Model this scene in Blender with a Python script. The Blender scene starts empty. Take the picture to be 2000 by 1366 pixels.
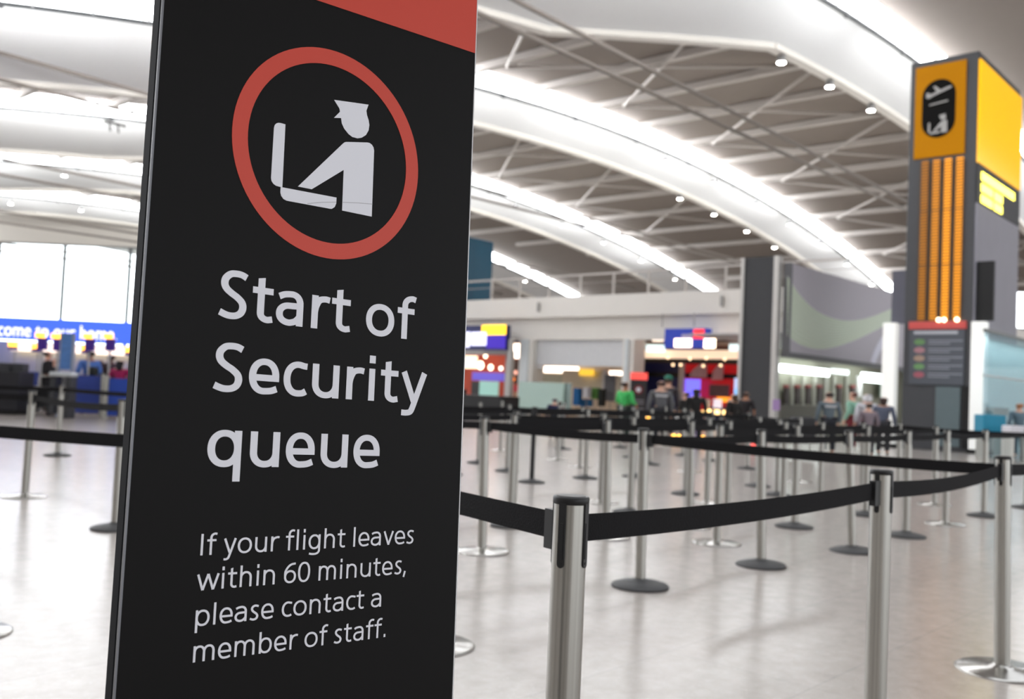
import bpy, math, random
from mathutils import Vector, Matrix, Euler
random.seed(7)
C = bpy.context.scene.collection
PI = math.pi
# ------------------------------------------------------------------ camera model
F = 1850.0; PITCH = .0433; ROLL = .045; HC = 1.18
cp, sp, cr, sr = math.cos(PITCH), math.sin(PITCH), math.cos(ROLL), math.sin(ROLL)
_r = Vector((1, 0, 0)); _u = Vector((0, -sp, cp)); FWD = Vector((0, cp, sp))
RGT = _r * cr + _u * sr; UPV = _u * cr - _r * sr
EYE = Vector((0, 0, HC))
A48 = math.radians(48)                       # the hall is turned 48 degrees
VD = Vector((math.cos(A48), math.sin(A48), 0)); UD = Vector((-math.sin(A48), math.cos(A48), 0))
def H(v, u, z=0): return VD * v + UD * u + Vector((0, 0, z))
def ray(x, y): return RGT * ((x - 1000) / F) - UPV * ((y - 683) / F) + FWD
def at_z(x, y, z):
    d = ray(x, y); return EYE + d * ((z - HC) / d.z)
def at_d(x, y, D):
    d = ray(x, y); return EYE + d * (D / d.y)
def at_v(x, y, v):
    d = ray(x, y); return EYE + d * (v / d.dot(VD))
def at_u(x, y, u):
    d = ray(x, y); return EYE + d * (u / d.dot(UD))
def vuz(P): return (P.dot(VD), P.dot(UD), P.z)

# ------------------------------------------------------------------ materials
def lin(c):
    return tuple(((x / 255) / 12.92 if x / 255 <= .04045 else ((x / 255 + .055) / 1.055) ** 2.4) for x in c)
MATS = {}
def mat(name, rgb, rough=.6, metal=0., spec=.5, vary=.06, scale=6., emit=None, est=0., bump=0., stretch=None):
    if name in MATS: return MATS[name]
    m = bpy.data.materials.new(name); m.use_nodes = True; MATS[name] = m
    nt = m.node_tree; b = nt.nodes['Principled BSDF']
    c = lin(rgb)
    b.inputs['Roughness'].default_value = rough; b.inputs['Metallic'].default_value = metal
    b.inputs['Specular IOR Level'].default_value = spec
    tc = nt.nodes.new('ShaderNodeTexCoord'); n = nt.nodes.new('ShaderNodeTexNoise')
    n.inputs['Scale'].default_value = scale; n.inputs['Detail'].default_value = 4
    if stretch:
        mp = nt.nodes.new('ShaderNodeMapping'); mp.inputs['Scale'].default_value = stretch
        nt.links.new(tc.outputs['Object'], mp.inputs['Vector']); nt.links.new(mp.outputs[0], n.inputs['Vector'])
    else: nt.links.new(tc.outputs['Object'], n.inputs['Vector'])
    mix = nt.nodes.new('ShaderNodeMix'); mix.data_type = 'RGBA'
    mix.inputs['A'].default_value = (*[x * (1 - vary) for x in c], 1)
    mix.inputs['B'].default_value = (*[min(1, x * (1 + vary)) for x in c], 1)
    nt.links.new(n.outputs['Fac'], mix.inputs['Factor']); nt.links.new(mix.outputs['Result'], b.inputs['Base Color'])
    if emit:
        b.inputs['Emission Color'].default_value = (*lin(emit), 1); b.inputs['Emission Strength'].default_value = est
    if bump:
        bp = nt.nodes.new('ShaderNodeBump'); bp.inputs['Strength'].default_value = bump; bp.inputs['Distance'].default_value = .01
        nt.links.new(n.outputs['Fac'], bp.inputs['Height']); nt.links.new(bp.outputs[0], b.inputs['Normal'])
    return m
def glow(name, rgb, s, base=None): return mat(name, base or rgb, rough=.5, emit=rgb, est=s, vary=.02)

def glass_mat(name, rgb, fac=.25, rough=.02, ior=1.45):
    m = bpy.data.materials.new(name); m.use_nodes = True; MATS[name] = m; nt = m.node_tree
    nt.nodes.remove(nt.nodes['Principled BSDF']); out = nt.nodes['Material Output']
    t = nt.nodes.new('ShaderNodeBsdfTransparent'); t.inputs['Color'].default_value = (*lin(rgb), 1)
    g = nt.nodes.new('ShaderNodeBsdfGlossy'); g.inputs['Roughness'].default_value = rough
    d = nt.nodes.new('ShaderNodeBsdfDiffuse'); d.inputs['Color'].default_value = (*lin(rgb), 1)
    lw = nt.nodes.new('ShaderNodeLayerWeight'); pw = nt.nodes.new('ShaderNodeMath'); pw.operation = 'POWER'; pw.inputs[1].default_value = 5
    fr = nt.nodes.new('ShaderNodeMath'); fr.operation = 'MULTIPLY_ADD'; fr.inputs[1].default_value = .9; fr.inputs[2].default_value = .03
    nt.links.new(lw.outputs['Facing'], pw.inputs[0]); nt.links.new(pw.outputs[0], fr.inputs[0])
    m1 = nt.nodes.new('ShaderNodeMixShader'); m1.inputs[0].default_value = fac
    m2 = nt.nodes.new('ShaderNodeMixShader')
    nt.links.new(t.outputs[0], m1.inputs[1]); nt.links.new(d.outputs[0], m1.inputs[2])
    nt.links.new(fr.outputs[0], m2.inputs[0]); nt.links.new(m1.outputs[0], m2.inputs[1]); nt.links.new(g.outputs[0], m2.inputs[2])
    nt.links.new(m2.outputs[0], out.inputs['Surface']); return m

def floor_mat():
    m = bpy.data.materials.new('floor_granite'); m.use_nodes = True; nt = m.node_tree; b = nt.nodes['Principled BSDF']
    tc = nt.nodes.new('ShaderNodeTexCoord')
    mp = nt.nodes.new('ShaderNodeMapping'); mp.inputs['Location'].default_value = (-3.85 % 1.4, -.3, 0)
    nt.links.new(tc.outputs['Object'], mp.inputs['Vector'])
    br = nt.nodes.new('ShaderNodeTexBrick'); br.offset = 0; br.squash = 1
    br.inputs['Scale'].default_value = 1; br.inputs['Brick Width'].default_value = 1.4; br.inputs['Row Height'].default_value = .7
    br.inputs['Mortar Size'].default_value = .003; br.inputs['Mortar Smooth'].default_value = .3
    a = lin((171, 163, 157)); a2 = lin((166, 159, 153)); g = lin((150, 146, 144))
    br.inputs['Color1'].default_value = (*a, 1); br.inputs['Color2'].default_value = (*a2, 1); br.inputs['Mortar'].default_value = (*g, 1)
    nt.links.new(mp.outputs[0], br.inputs['Vector'])
    n1 = nt.nodes.new('ShaderNodeTexNoise'); n1.inputs['Scale'].default_value = 9; n1.inputs['Detail'].default_value = 6; n1.inputs['Roughness'].default_value = .7
    n2 = nt.nodes.new('ShaderNodeTexVoronoi'); n2.inputs['Scale'].default_value = 30
    nt.links.new(tc.outputs['Object'], n1.inputs['Vector']); nt.links.new(tc.outputs['Object'], n2.inputs['Vector'])
    r1 = nt.nodes.new('ShaderNodeMapRange'); r1.inputs['From Min'].default_value = .3; r1.inputs['From Max'].default_value = .7
    r1.inputs['To Min'].default_value = .82; r1.inputs['To Max'].default_value = 1.06
    nt.links.new(n1.outputs['Fac'], r1.inputs['Value'])
    mu = nt.nodes.new('ShaderNodeMix'); mu.data_type = 'RGBA'; mu.blend_type = 'MULTIPLY'; mu.inputs['Factor'].default_value = 1
    nt.links.new(br.outputs['Color'], mu.inputs['A']); nt.links.new(r1.outputs[0], mu.inputs['B'])
    r2 = nt.nodes.new('ShaderNodeMapRange'); r2.inputs['From Min'].default_value = .08; r2.inputs['From Max'].default_value = .16
    r2.inputs['To Min'].default_value = .30; r2.inputs['To Max'].default_value = 0
    nt.links.new(n2.outputs['Distance'], r2.inputs['Value'])
    mx = nt.nodes.new('ShaderNodeMix'); mx.data_type = 'RGBA'; mx.inputs['B'].default_value = (*lin((206, 199, 193)), 1)
    nt.links.new(r2.outputs[0], mx.inputs['Factor']); nt.links.new(mu.outputs['Result'], mx.inputs['A'])
    nt.links.new(mx.outputs['Result'], b.inputs['Base Color'])
    b.inputs['Roughness'].default_value = .23; b.inputs['Specular IOR Level'].default_value = .5
    return m

STEEL = mat('brushed_steel', (166, 164, 158), rough=.33, metal=1, vary=.55, scale=150, stretch=(1, 1, .0006))
CHROME = mat('polished_chrome', (172, 170, 166), rough=.24, metal=1, vary=.04)
BLACKP = mat('black_plastic', (22, 22, 23), rough=.45, spec=.4)
RUBBER = mat('grey_black_rubber', (62, 62, 63), rough=.6, spec=.4, vary=.1)
CAPTOP = mat('cap_top_grey', (74, 73, 72), rough=.55)
BELT = mat('black_woven_webbing', (20, 19, 21), rough=.85, spec=.2, vary=.12, scale=260, bump=.25)
BPANEL = mat('sign_black', (17, 16, 16), rough=.45, spec=.1, vary=.05)
BFRAME = mat('frame_charcoal', (25, 26, 29), rough=.7, spec=.15, vary=.06)
BEDGE = mat('frame_aluminium_edge', (112, 113, 117), rough=.45, metal=.6)
REDV = mat('sign_red', (196, 72, 58), rough=.4, spec=.22, vary=.03)
WHITEV = mat('sign_white', (222, 223, 230), rough=.4, spec=.22, vary=.02)
WALLC = mat('wall_cream_white', (246, 242, 235), rough=.7, vary=.02, scale=2)
CEIL = mat('ceiling_taupe', (147, 137, 130), rough=.8, vary=.04, scale=1.5)
PURL = mat('purlin_light_grey', (208, 202, 196), rough=.6, vary=.03)
ARCHW = mat('arch_white', (240, 242, 244), rough=.6, vary=.02)
SKYL = glow('skylight_glow', (250, 252, 255), 9.0)
RODM = mat('rod_grey_brown', (128, 120, 114), rough=.5)
LAMPM = glow('lamp_lens', (255, 250, 240), 30.)
DKGREY = mat('dark_grey_panel', (58, 59, 62), rough=.55)
FLOORM = floor_mat()
GLASS = glass_mat('window_glass', (245, 250, 250), .03)

# ------------------------------------------------------------------ mesh builder
class MB:
    def __init__(s): s.v = []; s.f = []; s.sm = []
    def add(s, vs, fs, smooth=False):
        o = len(s.v); s.v += [Vector(p) for p in vs]
        s.f += [[i + o for i in f] for f in fs]; s.sm += [smooth] * len(fs); return s
    def box(s, lo, hi, M=None):
        x0, y0, z0 = lo; x1, y1, z1 = hi
        vs = [Vector(p) for p in ((x0, y0, z0), (x1, y0, z0), (x1, y1, z0), (x0, y1, z0), (x0, y0, z1), (x1, y0, z1), (x1, y1, z1), (x0, y1, z1))]
        if M: vs = [M @ p for p in vs]
        return s.add(vs, [(0, 3, 2, 1), (4, 5, 6, 7), (0, 1, 5, 4), (1, 2, 6, 5), (2, 3, 7, 6), (3, 0, 4, 7)])
    def lathe(s, prof, n=24, c=(0, 0, 0), M=None, smooth=True):
        vs = []; fs = []
        for r, z in prof:
            for k in range(n):
                a = 2 * PI * k / n; vs.append(Vector((c[0] + r * math.cos(a), c[1] + r * math.sin(a), c[2] + z)))
        for i in range(len(prof) - 1):
            for k in range(n):
                fs.append((i * n + k, i * n + (k + 1) % n, (i + 1) * n + (k + 1) % n, (i + 1) * n + k))
        if prof[0][0] > 0: fs.append(tuple(range(n - 1, -1, -1)))
        if prof[-1][0] > 0: fs.append(tuple((len(prof) - 1) * n + k for k in range(n)))
        if M: vs = [M @ p for p in vs]
        return s.add(vs, fs, smooth)
    def bar(s, a, b, r, n=8, r2=None):
        a = Vector(a); b = Vector(b); d = (b - a); L = d.length
        q = d.to_track_quat('Z', 'Y').to_matrix().to_4x4(); M = Matrix.Translation(a) @ q
        return s.lathe([(r, 0), (r if r2 is None else r2, L)], n, M=M)
    def rbar(s, a, b, w, h):     # rectangular bar, h along world Z
        a = Vector(a); b = Vector(b); d = (b - a); L = d.length; d.normalize()
        side = d.cross(Vector((0, 0, 1))).normalized(); up = side.cross(d)
        vs = [p + side * sx * w / 2 + up * sz * h / 2 for p in (a, b) for sx, sz in ((-1, -1), (1, -1), (1, 1), (-1, 1))]
        return s.add(vs, [(0, 1, 2, 3), (7, 6, 5, 4), (0, 4, 5, 1), (1, 5, 6, 2), (2, 6, 7, 3), (3, 7, 4, 0)])
    def prism(s, pts, d0, d1, fn):   # 2D outline extruded from d0 to d1 via fn(x,y,d)
        n = len(pts)
        vs = [fn(x, y, d0) for x, y in pts] + [fn(x, y, d1) for x, y in pts]
        fs = [tuple(range(n)), tuple(range(2 * n - 1, n - 1, -1))] + [(i, (i + 1) % n + 0, (i + 1) % n + n, i + n) for i in range(n)]
        return s.add(vs, fs)
    def ribbon(s, pts, w, fn, d0, d1):  # pts 2D centre line with width function
        n = len(pts); L = []; R = []
        for i, p in enumerate(pts):
            a = pts[max(0, i - 1)]; b = pts[min(n - 1, i + 1)]
            dx, dy = b[0] - a[0], b[1] - a[1]; l = math.hypot(dx, dy) or 1
            nx, ny = -dy / l, dx / l; t = w(nx, ny) / 2
            L.append((p[0] + nx * t, p[1] + ny * t)); R.append((p[0] - nx * t, p[1] - ny * t))
        vs = [fn(*q, d1) for q in L] + [fn(*q, d1) for q in R] + [fn(*q, d0) for q in L] + [fn(*q, d0) for q in R]
        fs = []
        for i in range(n - 1):
            fs += [(i, i + 1, n + i + 1, n + i), (2 * n + i, 3 * n + i, 3 * n + i + 1, 2 * n + i + 1),
                   (i, 2 * n + i, 2 * n + i + 1, i + 1), (n + i, n + i + 1, 3 * n + i + 1, 3 * n + i)]
        fs += [(0, n, 3 * n, 2 * n), (n - 1, 3 * n - 1, 4 * n - 1, 2 * n - 1)]
        return s.add(vs, fs)
    def build(s, name, m, parent=None, bevel=0):
        me = bpy.data.meshes.new(name); me.from_pydata([tuple(p) for p in s.v], [], s.f); me.validate(); me.update()
        bmfix(me)
        sm = s.sm if len(s.sm) == len(me.polygons) else None
        if sm:
            for p, q in zip(me.polygons, sm): p.use_smooth = q and len(p.vertices) < 5
        me.materials.append(m)
        o = bpy.data.objects.new(name, me); C.objects.link(o)
        if parent: o.parent = parent
        if bevel:
            md = o.modifiers.new('Bevel', 'BEVEL'); md.width = bevel; md.segments = 2; md.limit_method = 'ANGLE'
        return o
import bmesh
def bmfix(me):
    bm = bmesh.new(); bm.from_mesh(me); bmesh.ops.recalc_face_normals(bm, faces=bm.faces); bm.to_mesh(me); bm.free()
def tag(o, label, cat, group=None, kind=None):
    if label: o['label'] = label
    if cat: o['category'] = cat
    if group: o['group'] = group
    if kind: o['kind'] = kind
    return o
def struct(o): o['kind'] = 'structure'; return o
def root(name, loc=(0, 0, 0), rz=0., label=None, cat=None, group=None):
    o = bpy.data.objects.new(name, None); o.empty_display_size = .1; C.objects.link(o)
    o.location = loc; o.rotation_euler = (0, 0, rz); return tag(o, label, cat, group)
def hroot(name, v, u, z, label, cat, group=None): return root(name, H(v, u, z), A48, label, cat, group)
def dup(r, loc=None, rz=None):
    def cpy(o, par):
        c = o.copy(); C.objects.link(c); c.parent = par
        for ch in [x for x in bpy.data.objects if x.parent is o and x is not c]: cpy(ch, c)
        return c
    c = cpy(r, None)
    if loc is not None: c.location = loc
    if rz is not None: c.rotation_euler = (0, 0, rz)
    return c
def text_mesh(body, size, name, m, parent, M, width=None, depth=.004, offset=0.):
    cu = bpy.data.curves.new('t', 'FONT'); cu.body = body; cu.size = size; cu.extrude = depth; cu.offset = offset; cu.resolution_u = 4
    to = bpy.data.objects.new('t', cu); C.objects.link(to)
    me = bpy.data.meshes.new_from_object(to.evaluated_get(bpy.context.evaluated_depsgraph_get()))
    bpy.data.objects.remove(to); bpy.data.curves.remove(cu)
    xs = [v.co.x for v in me.vertices]; s = 1.0
    if width: s = width / (max(xs) - min(xs))
    for v in me.vertices: v.co = M @ Vector((v.co.x * s, v.co.y, v.co.z))
    me.materials.clear(); me.materials.append(m)
    o = bpy.data.objects.new(name, me); C.objects.link(o)
    if parent: o.parent = parent
    return o

# ================================================================== 1. THE SIGN
S = .15
EX = RGT * .7458237 - UPV * (.08906126) + FWD * .66016293
EY = RGT * .03055916 + UPV * .9945533 + FWD * .09964877
EX.normalize(); EY = (EY - EX * EX.dot(EY)).normalized(); EN = EX.cross(EY)      # towards the camera side
O3 = EYE + (RGT * -1.70097057 + UPV * 1.84664921 + FWD * 8.93701054) * S
ZB = (0.012 - O3.z) / EY.z / S                        # board y of the foot
base_pt = O3 + EY * (ZB * S)
sign = root('totem_sign', (base_pt.x, base_pt.y, 0), 0, 'tall black free-standing queue sign with a red ring, red top corner and large white lettering', 'sign')
SL = Vector((base_pt.x, base_pt.y, 0))
def BP(x, y, d=0): return O3 + EX * (x * S) + EY * (y * S) + EN * d - SL
def px2b(x, y):
    d = ray(x, y); t = (O3 - EYE).dot(EN) / d.dot(EN); q = EYE + d * t - O3
    return (q.dot(EX) / S, q.dot(EY) / S)
XL, XR, YT, TH = -1.6668, 1.6845, 3.5, .029
MB().prism([(XL, ZB + .25), (XR, ZB + .25), (XR, YT), (XL, YT)], -.0035, 0, BP).build('panel', BPANEL, sign)
# frame: side extrusions with a groove behind the panel
fr = MB()
for x0, x1 in ((XL - .008, XL + .11), (XR - .11, XR + .03)):
    fr.prism([(x0, ZB + .2), (x1, ZB + .2), (x1, YT), (x0, YT)], -TH, -.009, BP)
    fr.prism([(x0 + .03, ZB + .2), (x1 - .03, ZB + .2), (x1 - .03, YT), (x0 + .03, YT)], -.0095, -.0036, BP)
fr.prism([(XL, YT - .1), (XR, YT - .1), (XR, YT + .05), (XL, YT + .05)], -TH, -.0036, BP)
fr.prism([(XL, ZB + .2), (XR, ZB + .2), (XR, ZB + .34), (XL, ZB + .34)], -TH, -.0036, BP)
fr.build('frame', BFRAME, sign)
MB().prism([(XL + .1, ZB + .3), (XR - .1, ZB + .3), (XR - .1, YT - .08), (XL + .1, YT - .08)], -TH + .002, -.006, BP).build('back_panel', BFRAME, sign)
ed = MB()
ed.prism([(XL - .012, ZB + .25), (XL + .004, ZB + .25), (XL + .004, YT), (XL - .012, YT)], -.003, .0006, BP)
ed2 = MB().prism([(XR + .002, ZB + .25), (XR + .013, ZB + .25), (XR + .013, YT), (XR + .002, YT)], -.003, .0006, BP)  # right trim gets a lighter copy of the edge metal, painted as lit
ed2.build('edge_trim', mat('edge_lit', (205, 205, 206), rough=.5, metal=.3), sign); e = ed.build('edge_trim', BEDGE, sign); e['label'] = 'thin bright aluminium edge line'
# floor plate
fd = Vector((EX.x, EX.y, 0)).normalized(); fn_ = Vector((-fd.y, fd.x, 0))
bp_ = MB()
pts = [fd * (.3 * a) + fn_ * (.2 * b) for a, b in ((-1, -1), (1, -1), (1, 1), (-1, 1))]
bp_.add([p + Vector((0, 0, .001)) for p in pts] + [p + Vector((0, 0, .012)) for p in pts], [(0, 3, 2, 1), (4, 5, 6, 7), (0, 1, 5, 4), (1, 2, 6, 5), (2, 3, 7, 6), (3, 0, 4, 7)])
for k in (-.16, .16):
    a = fd * k; b = BP(k / S, ZB + .5, -.015); bp_.bar(a + Vector((0, 0, .01)), b, .012)
bp_.build('base_plate', BFRAME, sign)
# ring
ring = MB(); n = 96; vs = []
for r in (1.0, .8517):
    for d in (0.0002, .0007):
        for k in range(n): a = 2 * PI * k / n; vs.append(BP(r * math.cos(a), r * math.sin(a), d))
fs = []
for k in range(n):
    j = (k + 1) % n
    fs += [(n + k, n + j, 3 * n + j, 3 * n + k), (k, 2 * n + k, 2 * n + j, j), (k, j, n + j, n + k), (2 * n + k, 3 * n + k, 3 * n + j, 2 * n + j)]
ring.add(vs, fs).build('red_ring', REDV, sign)
# red band across the top: its lower edge falls to the right
a = px2b(617, 0); b = px2b(927, 104); sl = (b[1] - a[1]) / (b[0] - a[0])
xl = a[0] - (YT - .12 - a[1]) / -sl if sl < 0 else XL
yl = a[1] + (XL + .01 - a[0]) * sl
P_ = [(XR, a[1] + (XR - a[0]) * sl), (XR, YT - .01)]
if yl > YT - .01: P_ += [(a[0] + (YT - .01 - a[1]) / sl, YT - .01)]
else: P_ += [(XL + .01, YT - .01), (XL + .01, yl)]
MB().prism(P_, .0002, .0006, BP).build('red_band', REDV, sign)
# pictogram
SEC = {
 'head': [(x / 8.696 + 520, y / 8.696 + 180) for x, y in ((1150, 133), (1733, 215), (1697, 320), (1708, 395), (1735, 480), (1747, 560), (1735, 650), (1690, 730), (1620, 775), (1550, 787), (1460, 765), (1390, 710), (1320, 620), (1280, 530), (1268, 443), (1148, 438), (1250, 335), (1240, 280))],
 'lid': [(x / 8.696 + 520, y / 8.696 + 180) for x, y in ((322, 550), (240, 527), (205, 523), (170, 533), (142, 560), (128, 610))] +
        [(x / 8.696 + 520, y / 8.696 + 300) for x, y in ((78, 420), (88, 470), (120, 518), (165, 550), (240, 570), (270, 575))],
 'tray': [(x / 8.696 + 520, y / 8.696 + 300) for x, y in ((243, 572), (270, 576), (1190, 750), (1185, 850), (1160, 910), (1110, 942), (1080, 940), (345, 803), (290, 775), (250, 720), (236, 660))],
 'body': [(x / 8.696 + 520, y / 8.696 + 180) for x, y in ((1300, 875), (1330, 853), (1360, 848), (1715, 858), (1750, 865), (1790, 895), (1818, 940), (1828, 1000))] +
         [(x / 8.696 + 520, y / 8.696 + 300) for x, y in ((1826, 0), (1788, 1073), (1285, 970), (1312, 280), (770, 608), (535, 562))]}
SECB = {k: [px2b(*p) for p in v] for k, v in SEC.items()}
pg = MB()
for k, v in SECB.items(): pg.prism(v, .0002, .0007, BP)
pg.build('security_pictogram', WHITEV, sign)
MB().ribbon([px2b(*p) for p in ((600, 398), (628, 395.5), (656, 395.2))], lambda a, b: .006, BP, .0007, .0008).build('scratch', mat('scratch_grey', (170, 170, 175)), sign)
MB().ribbon([px2b(*p) for p in ((669, 395.5), (700, 396.8), (727, 399))], lambda a, b: .006, BP, .0007, .0008).build('scratch', MATS['scratch_grey'], sign)

# letters drawn as pen strokes
def cat(P, k=7):
    out = []; Q = [P[0]] + list(P) + [P[-1]]
    for i in range(1, len(Q) - 2):
        a, b, c, d = Q[i - 1], Q[i], Q[i + 1], Q[i + 2]
        for j in range(k):
            t = j / k
            out.append(tuple(.5 * ((2 * b[m]) + (-a[m] + c[m]) * t + (2 * a[m] - 5 * b[m] + 4 * c[m] - d[m]) * t * t + (-a[m] + 3 * b[m] - 3 * c[m] + d[m]) * t ** 3) for m in (0, 1)))
    out.append(P[-1]); return out
def arc(cx, cy, rx, ry, a0, a1, n=20, e=2.15):
    o = []
    for i in range(n + 1):
        a = math.radians(a0 + (a1 - a0) * i / n); c, s = math.cos(a), math.sin(a)
        o.append((cx + rx * math.copysign(abs(c) ** (2 / e), c), cy + ry * math.copysign(abs(s) ** (2 / e), s)))
    return o
CAP, ASC, DSC, OV = 1.36, 1.40, -.41, .015
def glyph(ch, w, sv, sh):
    """centre lines in units of the x-height; w is the total width"""
    h = sv / 2; rx = (w - sv) / 2; ry = (1 + 2 * OV - sh) / 2; T = 1 - sh / 2 + OV; B = sh / 2 - OV
    st = lambda x, a, b: [(x, a), (x, b)]
    if ch == 'S':
        P = [(.93, 1.22), (.76, 1.285), (.56, 1.30), (.36, 1.27), (.20, 1.14), (.165, .98), (.24, .84), (.42, .72), (.62, .62), (.80, .48), (.845, .32), (.78, .17), (.62, .08), (.40, .06), (.22, .09), (.04, .15)]
        return [cat([(x * w, .68 + (y - .68) * (1.36 - sh + .03) / 1.24) for x, y in P])]
    if ch == 's':
        P = [(.93, .885), (.72, .93), (.50, .935), (.29, .87), (.20, .74), (.30, .61), (.52, .50), (.72, .41), (.83, .27), (.73, .12), (.48, .06), (.25, .075), (.03, .13)]
        return [cat([(x * w, .5 + (y - .5) * (1 - sh + .03) / .875) for x, y in P])]
    if ch == 'o': return [arc(w / 2, .5, rx, ry, 90, 451, 44)]
    if ch == '0': return [arc(w / 2, CAP / 2, rx, (CAP + .02 - sh) / 2, 90, 451, 44, 2.3)]
    if ch == '6': return [arc(w / 2, .43, rx, (.86 + .02 - sh) / 2, 90, 451, 40),
                          cat([(h, .45), (h * 1.15, .78), (.30 * w, 1.08), (.58 * w, CAP - .06 - sh * .35), (.93 * w, CAP - sh / 2 + .005)])]
    if ch == 'e': return [arc(w / 2, .5, rx, ry, 2, 272, 40) + cat([(w * .5, B), (w * .74, B + .02), (w * .93, B + .085)])[1:], [(h * .9, .46), (w - h * .08, .46)],
                          [(w - h, .54), (w - h, .46 - sh / 2)]]
    if ch == 'c': return [cat([(w, .93 - sh * .25), (w * .86, T - .03), (w * .68, T)])[:-1] + arc(w * .62, .5, w * .62 - h, ry, 90, 270, 30) + cat([(w * .68, B), (w * .84, B + .02), (w * .97, B + .075)])[1:]]
    if ch == 'a': return [[(w - h, 0)] + [(w - h, .62)] + arc(w * .56, .64, w * .44 - h, T - .64, 0, 90, 10)[1:] + cat([(w * .5, T), (w * .28, T - .03), (w * .10, T - .10)])[1:],
                          [(w - h, .59)] + [(w * .6, .58)] + arc(w * .5, .58 - (.58 - B) / 2, w * .5 - h, (.58 - B) / 2, 100, 270, 24) + cat([(w * .52, B), (w * .72, B + .06), (w - h, .27)])[1:]]
    if ch == 't': return [[(w * .40, 1.22), (w * .40, .28)] + arc(w * .40 + .24, .27, .24, .27 - B, 180, 270, 10)[1:] + [(w * .97, B + .03)], [(0, 1 - sh / 2), (w * .97, 1 - sh / 2)], ('poly', [(w * .40 - h, 1.20), (w * .40 + h, 1.20), (w * .40 + h, 1.29), (w * .40 - h, 1.25)])]
    if ch == 'f': return [[(w * .40, 0), (w * .40, 1.08)] + arc(w * .84, 1.08, w * .44, ASC + .02 - sh / 2 - 1.08, 180, 90, 10)[1:] + [(w * .99, ASC - sh / 2 - .01)], [(0, 1 - sh / 2), (w * .93, 1 - sh / 2)]]
    if ch == 'r': return [st(h, 0, 1), cat([(h, .50), (h + .04, .68), (h + .15, .86), (w * .75, T - .01), (w, T - .03)])]
    if ch in 'nh': return [st(h, 0, 1 if ch == 'n' else ASC), arc(w * .5, .58, w * .5 - h, T - .58, 176, 0, 26) + [(w - h, 0)]]
    if ch == 'm':
        m_ = w / 2
        return [st(h, 0, 1), arc((m_ + h) / 2, .6, (m_ - h) / 2, T - .6, 176, 0, 22) + [(m_, 0)],
                arc((m_ + w - h) / 2, .6, (w - h - m_) / 2, T - .6, 176, 0, 22) + [(w - h, 0)]]
    if ch == 'u': return [[(h, 1)] + arc(w * .5, .42, w * .5 - h, .42 - B, 180, 356, 28), st(w - h, 0, 1)]
    if ch in 'qg':
        return [arc(w * .5, .5, rx, ry, 90, 451, 44)] + \
               ([st(w - h, DSC, 1)] if ch == 'q' else [[(w - h, 1), (w - h, -.08)] + arc(w * .5, -.08, w * .5 - h, -DSC - .08 - sh / 2, 0, -90, 12)[1:] + cat([(w * .45, DSC + sh / 2), (w * .25, DSC + sh / 2 + .015), (w * .08, DSC + sh / 2 + .05)])[1:]])
    if ch in 'pb':
        return [arc(w * .5, .5, rx, ry, 90, 451, 44), st(h, DSC if ch == 'p' else 0, 1 if ch == 'p' else ASC)]
    if ch == 'l': return [st(h, 0, ASC)]
    if ch == 'I': return [st(h, 0, CAP)]
    if ch == 'i': return [st(h, 0, 1), st(h, 1.17, 1.41)]
    if ch == 'v': return [[(h * .95, 1), (w / 2, .02)], [(w - h * .95, 1), (w / 2, .02)], ('poly', [(w / 2 - h * 1.0, 0), (w / 2 + h * 1.0, 0), (w / 2 + h * .6, .2), (w / 2 - h * .6, .2)])]
    if ch == 'w': return [[(h * .95, 1), (w * .27, 0)], [(w * .27, 0), (w * .5, 1)], [(w * .5, 1), (w * .73, 0)], [(w * .73, 0), (w - h * .95, 1)]]
    if ch == 'y': return [[(h * .95, 1), (w * .50, .07)], [(w - h * .95, 1), (w * .50, -.05)] + cat([(w * .50, -.05), (w * .40, -.26), (w * .24, DSC + sh / 2 + .005), (w * .05, DSC + sh / 2 + .01)])[1:]]
    if ch == '.': return [st(w / 2, 0, .22)]
    if ch == ',': return [[(w * .68, .2), (w * .30, -.24)]]
    return []
def letters(txt, ext, base_px, xh, sv, sh, name):
    """ext: left/right pixel columns; the line's base is a board row"""
    mb = MB(); k = 0
    for ch, (l, r_) in zip(txt, ext):
        # rows to columns: use the letter's middle row
        ymid = base_px(l)
        xl_ = px2b(l, ymid)[0]; xr_ = px2b(r_, base_px(r_))[0]
        w = (xr_ - xl_) / xh
        for q in glyph(ch, w, sv, sh):
            k += 1; d1 = .0006 + (k % 5) * .00002
            if isinstance(q, tuple) and q[0] == 'poly':
                mb.prism([(xl_ + x * xh, YB[name] + y * xh) for x, y in q[1]], .0002, d1, BP)
            else:
                mb.ribbon([(xl_ + x * xh, YB[name] + y * xh) for x, y in q], lambda a, b: xh * math.hypot(sv * a, sh * b), BP, .0002, d1)
    return mb
YB = {'l1': -1.6689, 'l2': -2.3003, 'l3': -2.9386, 'l4': -3.6738, 'l5': -3.9599, 'l6': -4.2510, 'l7': -4.5406}
HXH, BXH = .3075, .1295
HS = (.218, .185); BS = (.152, .136)
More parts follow.
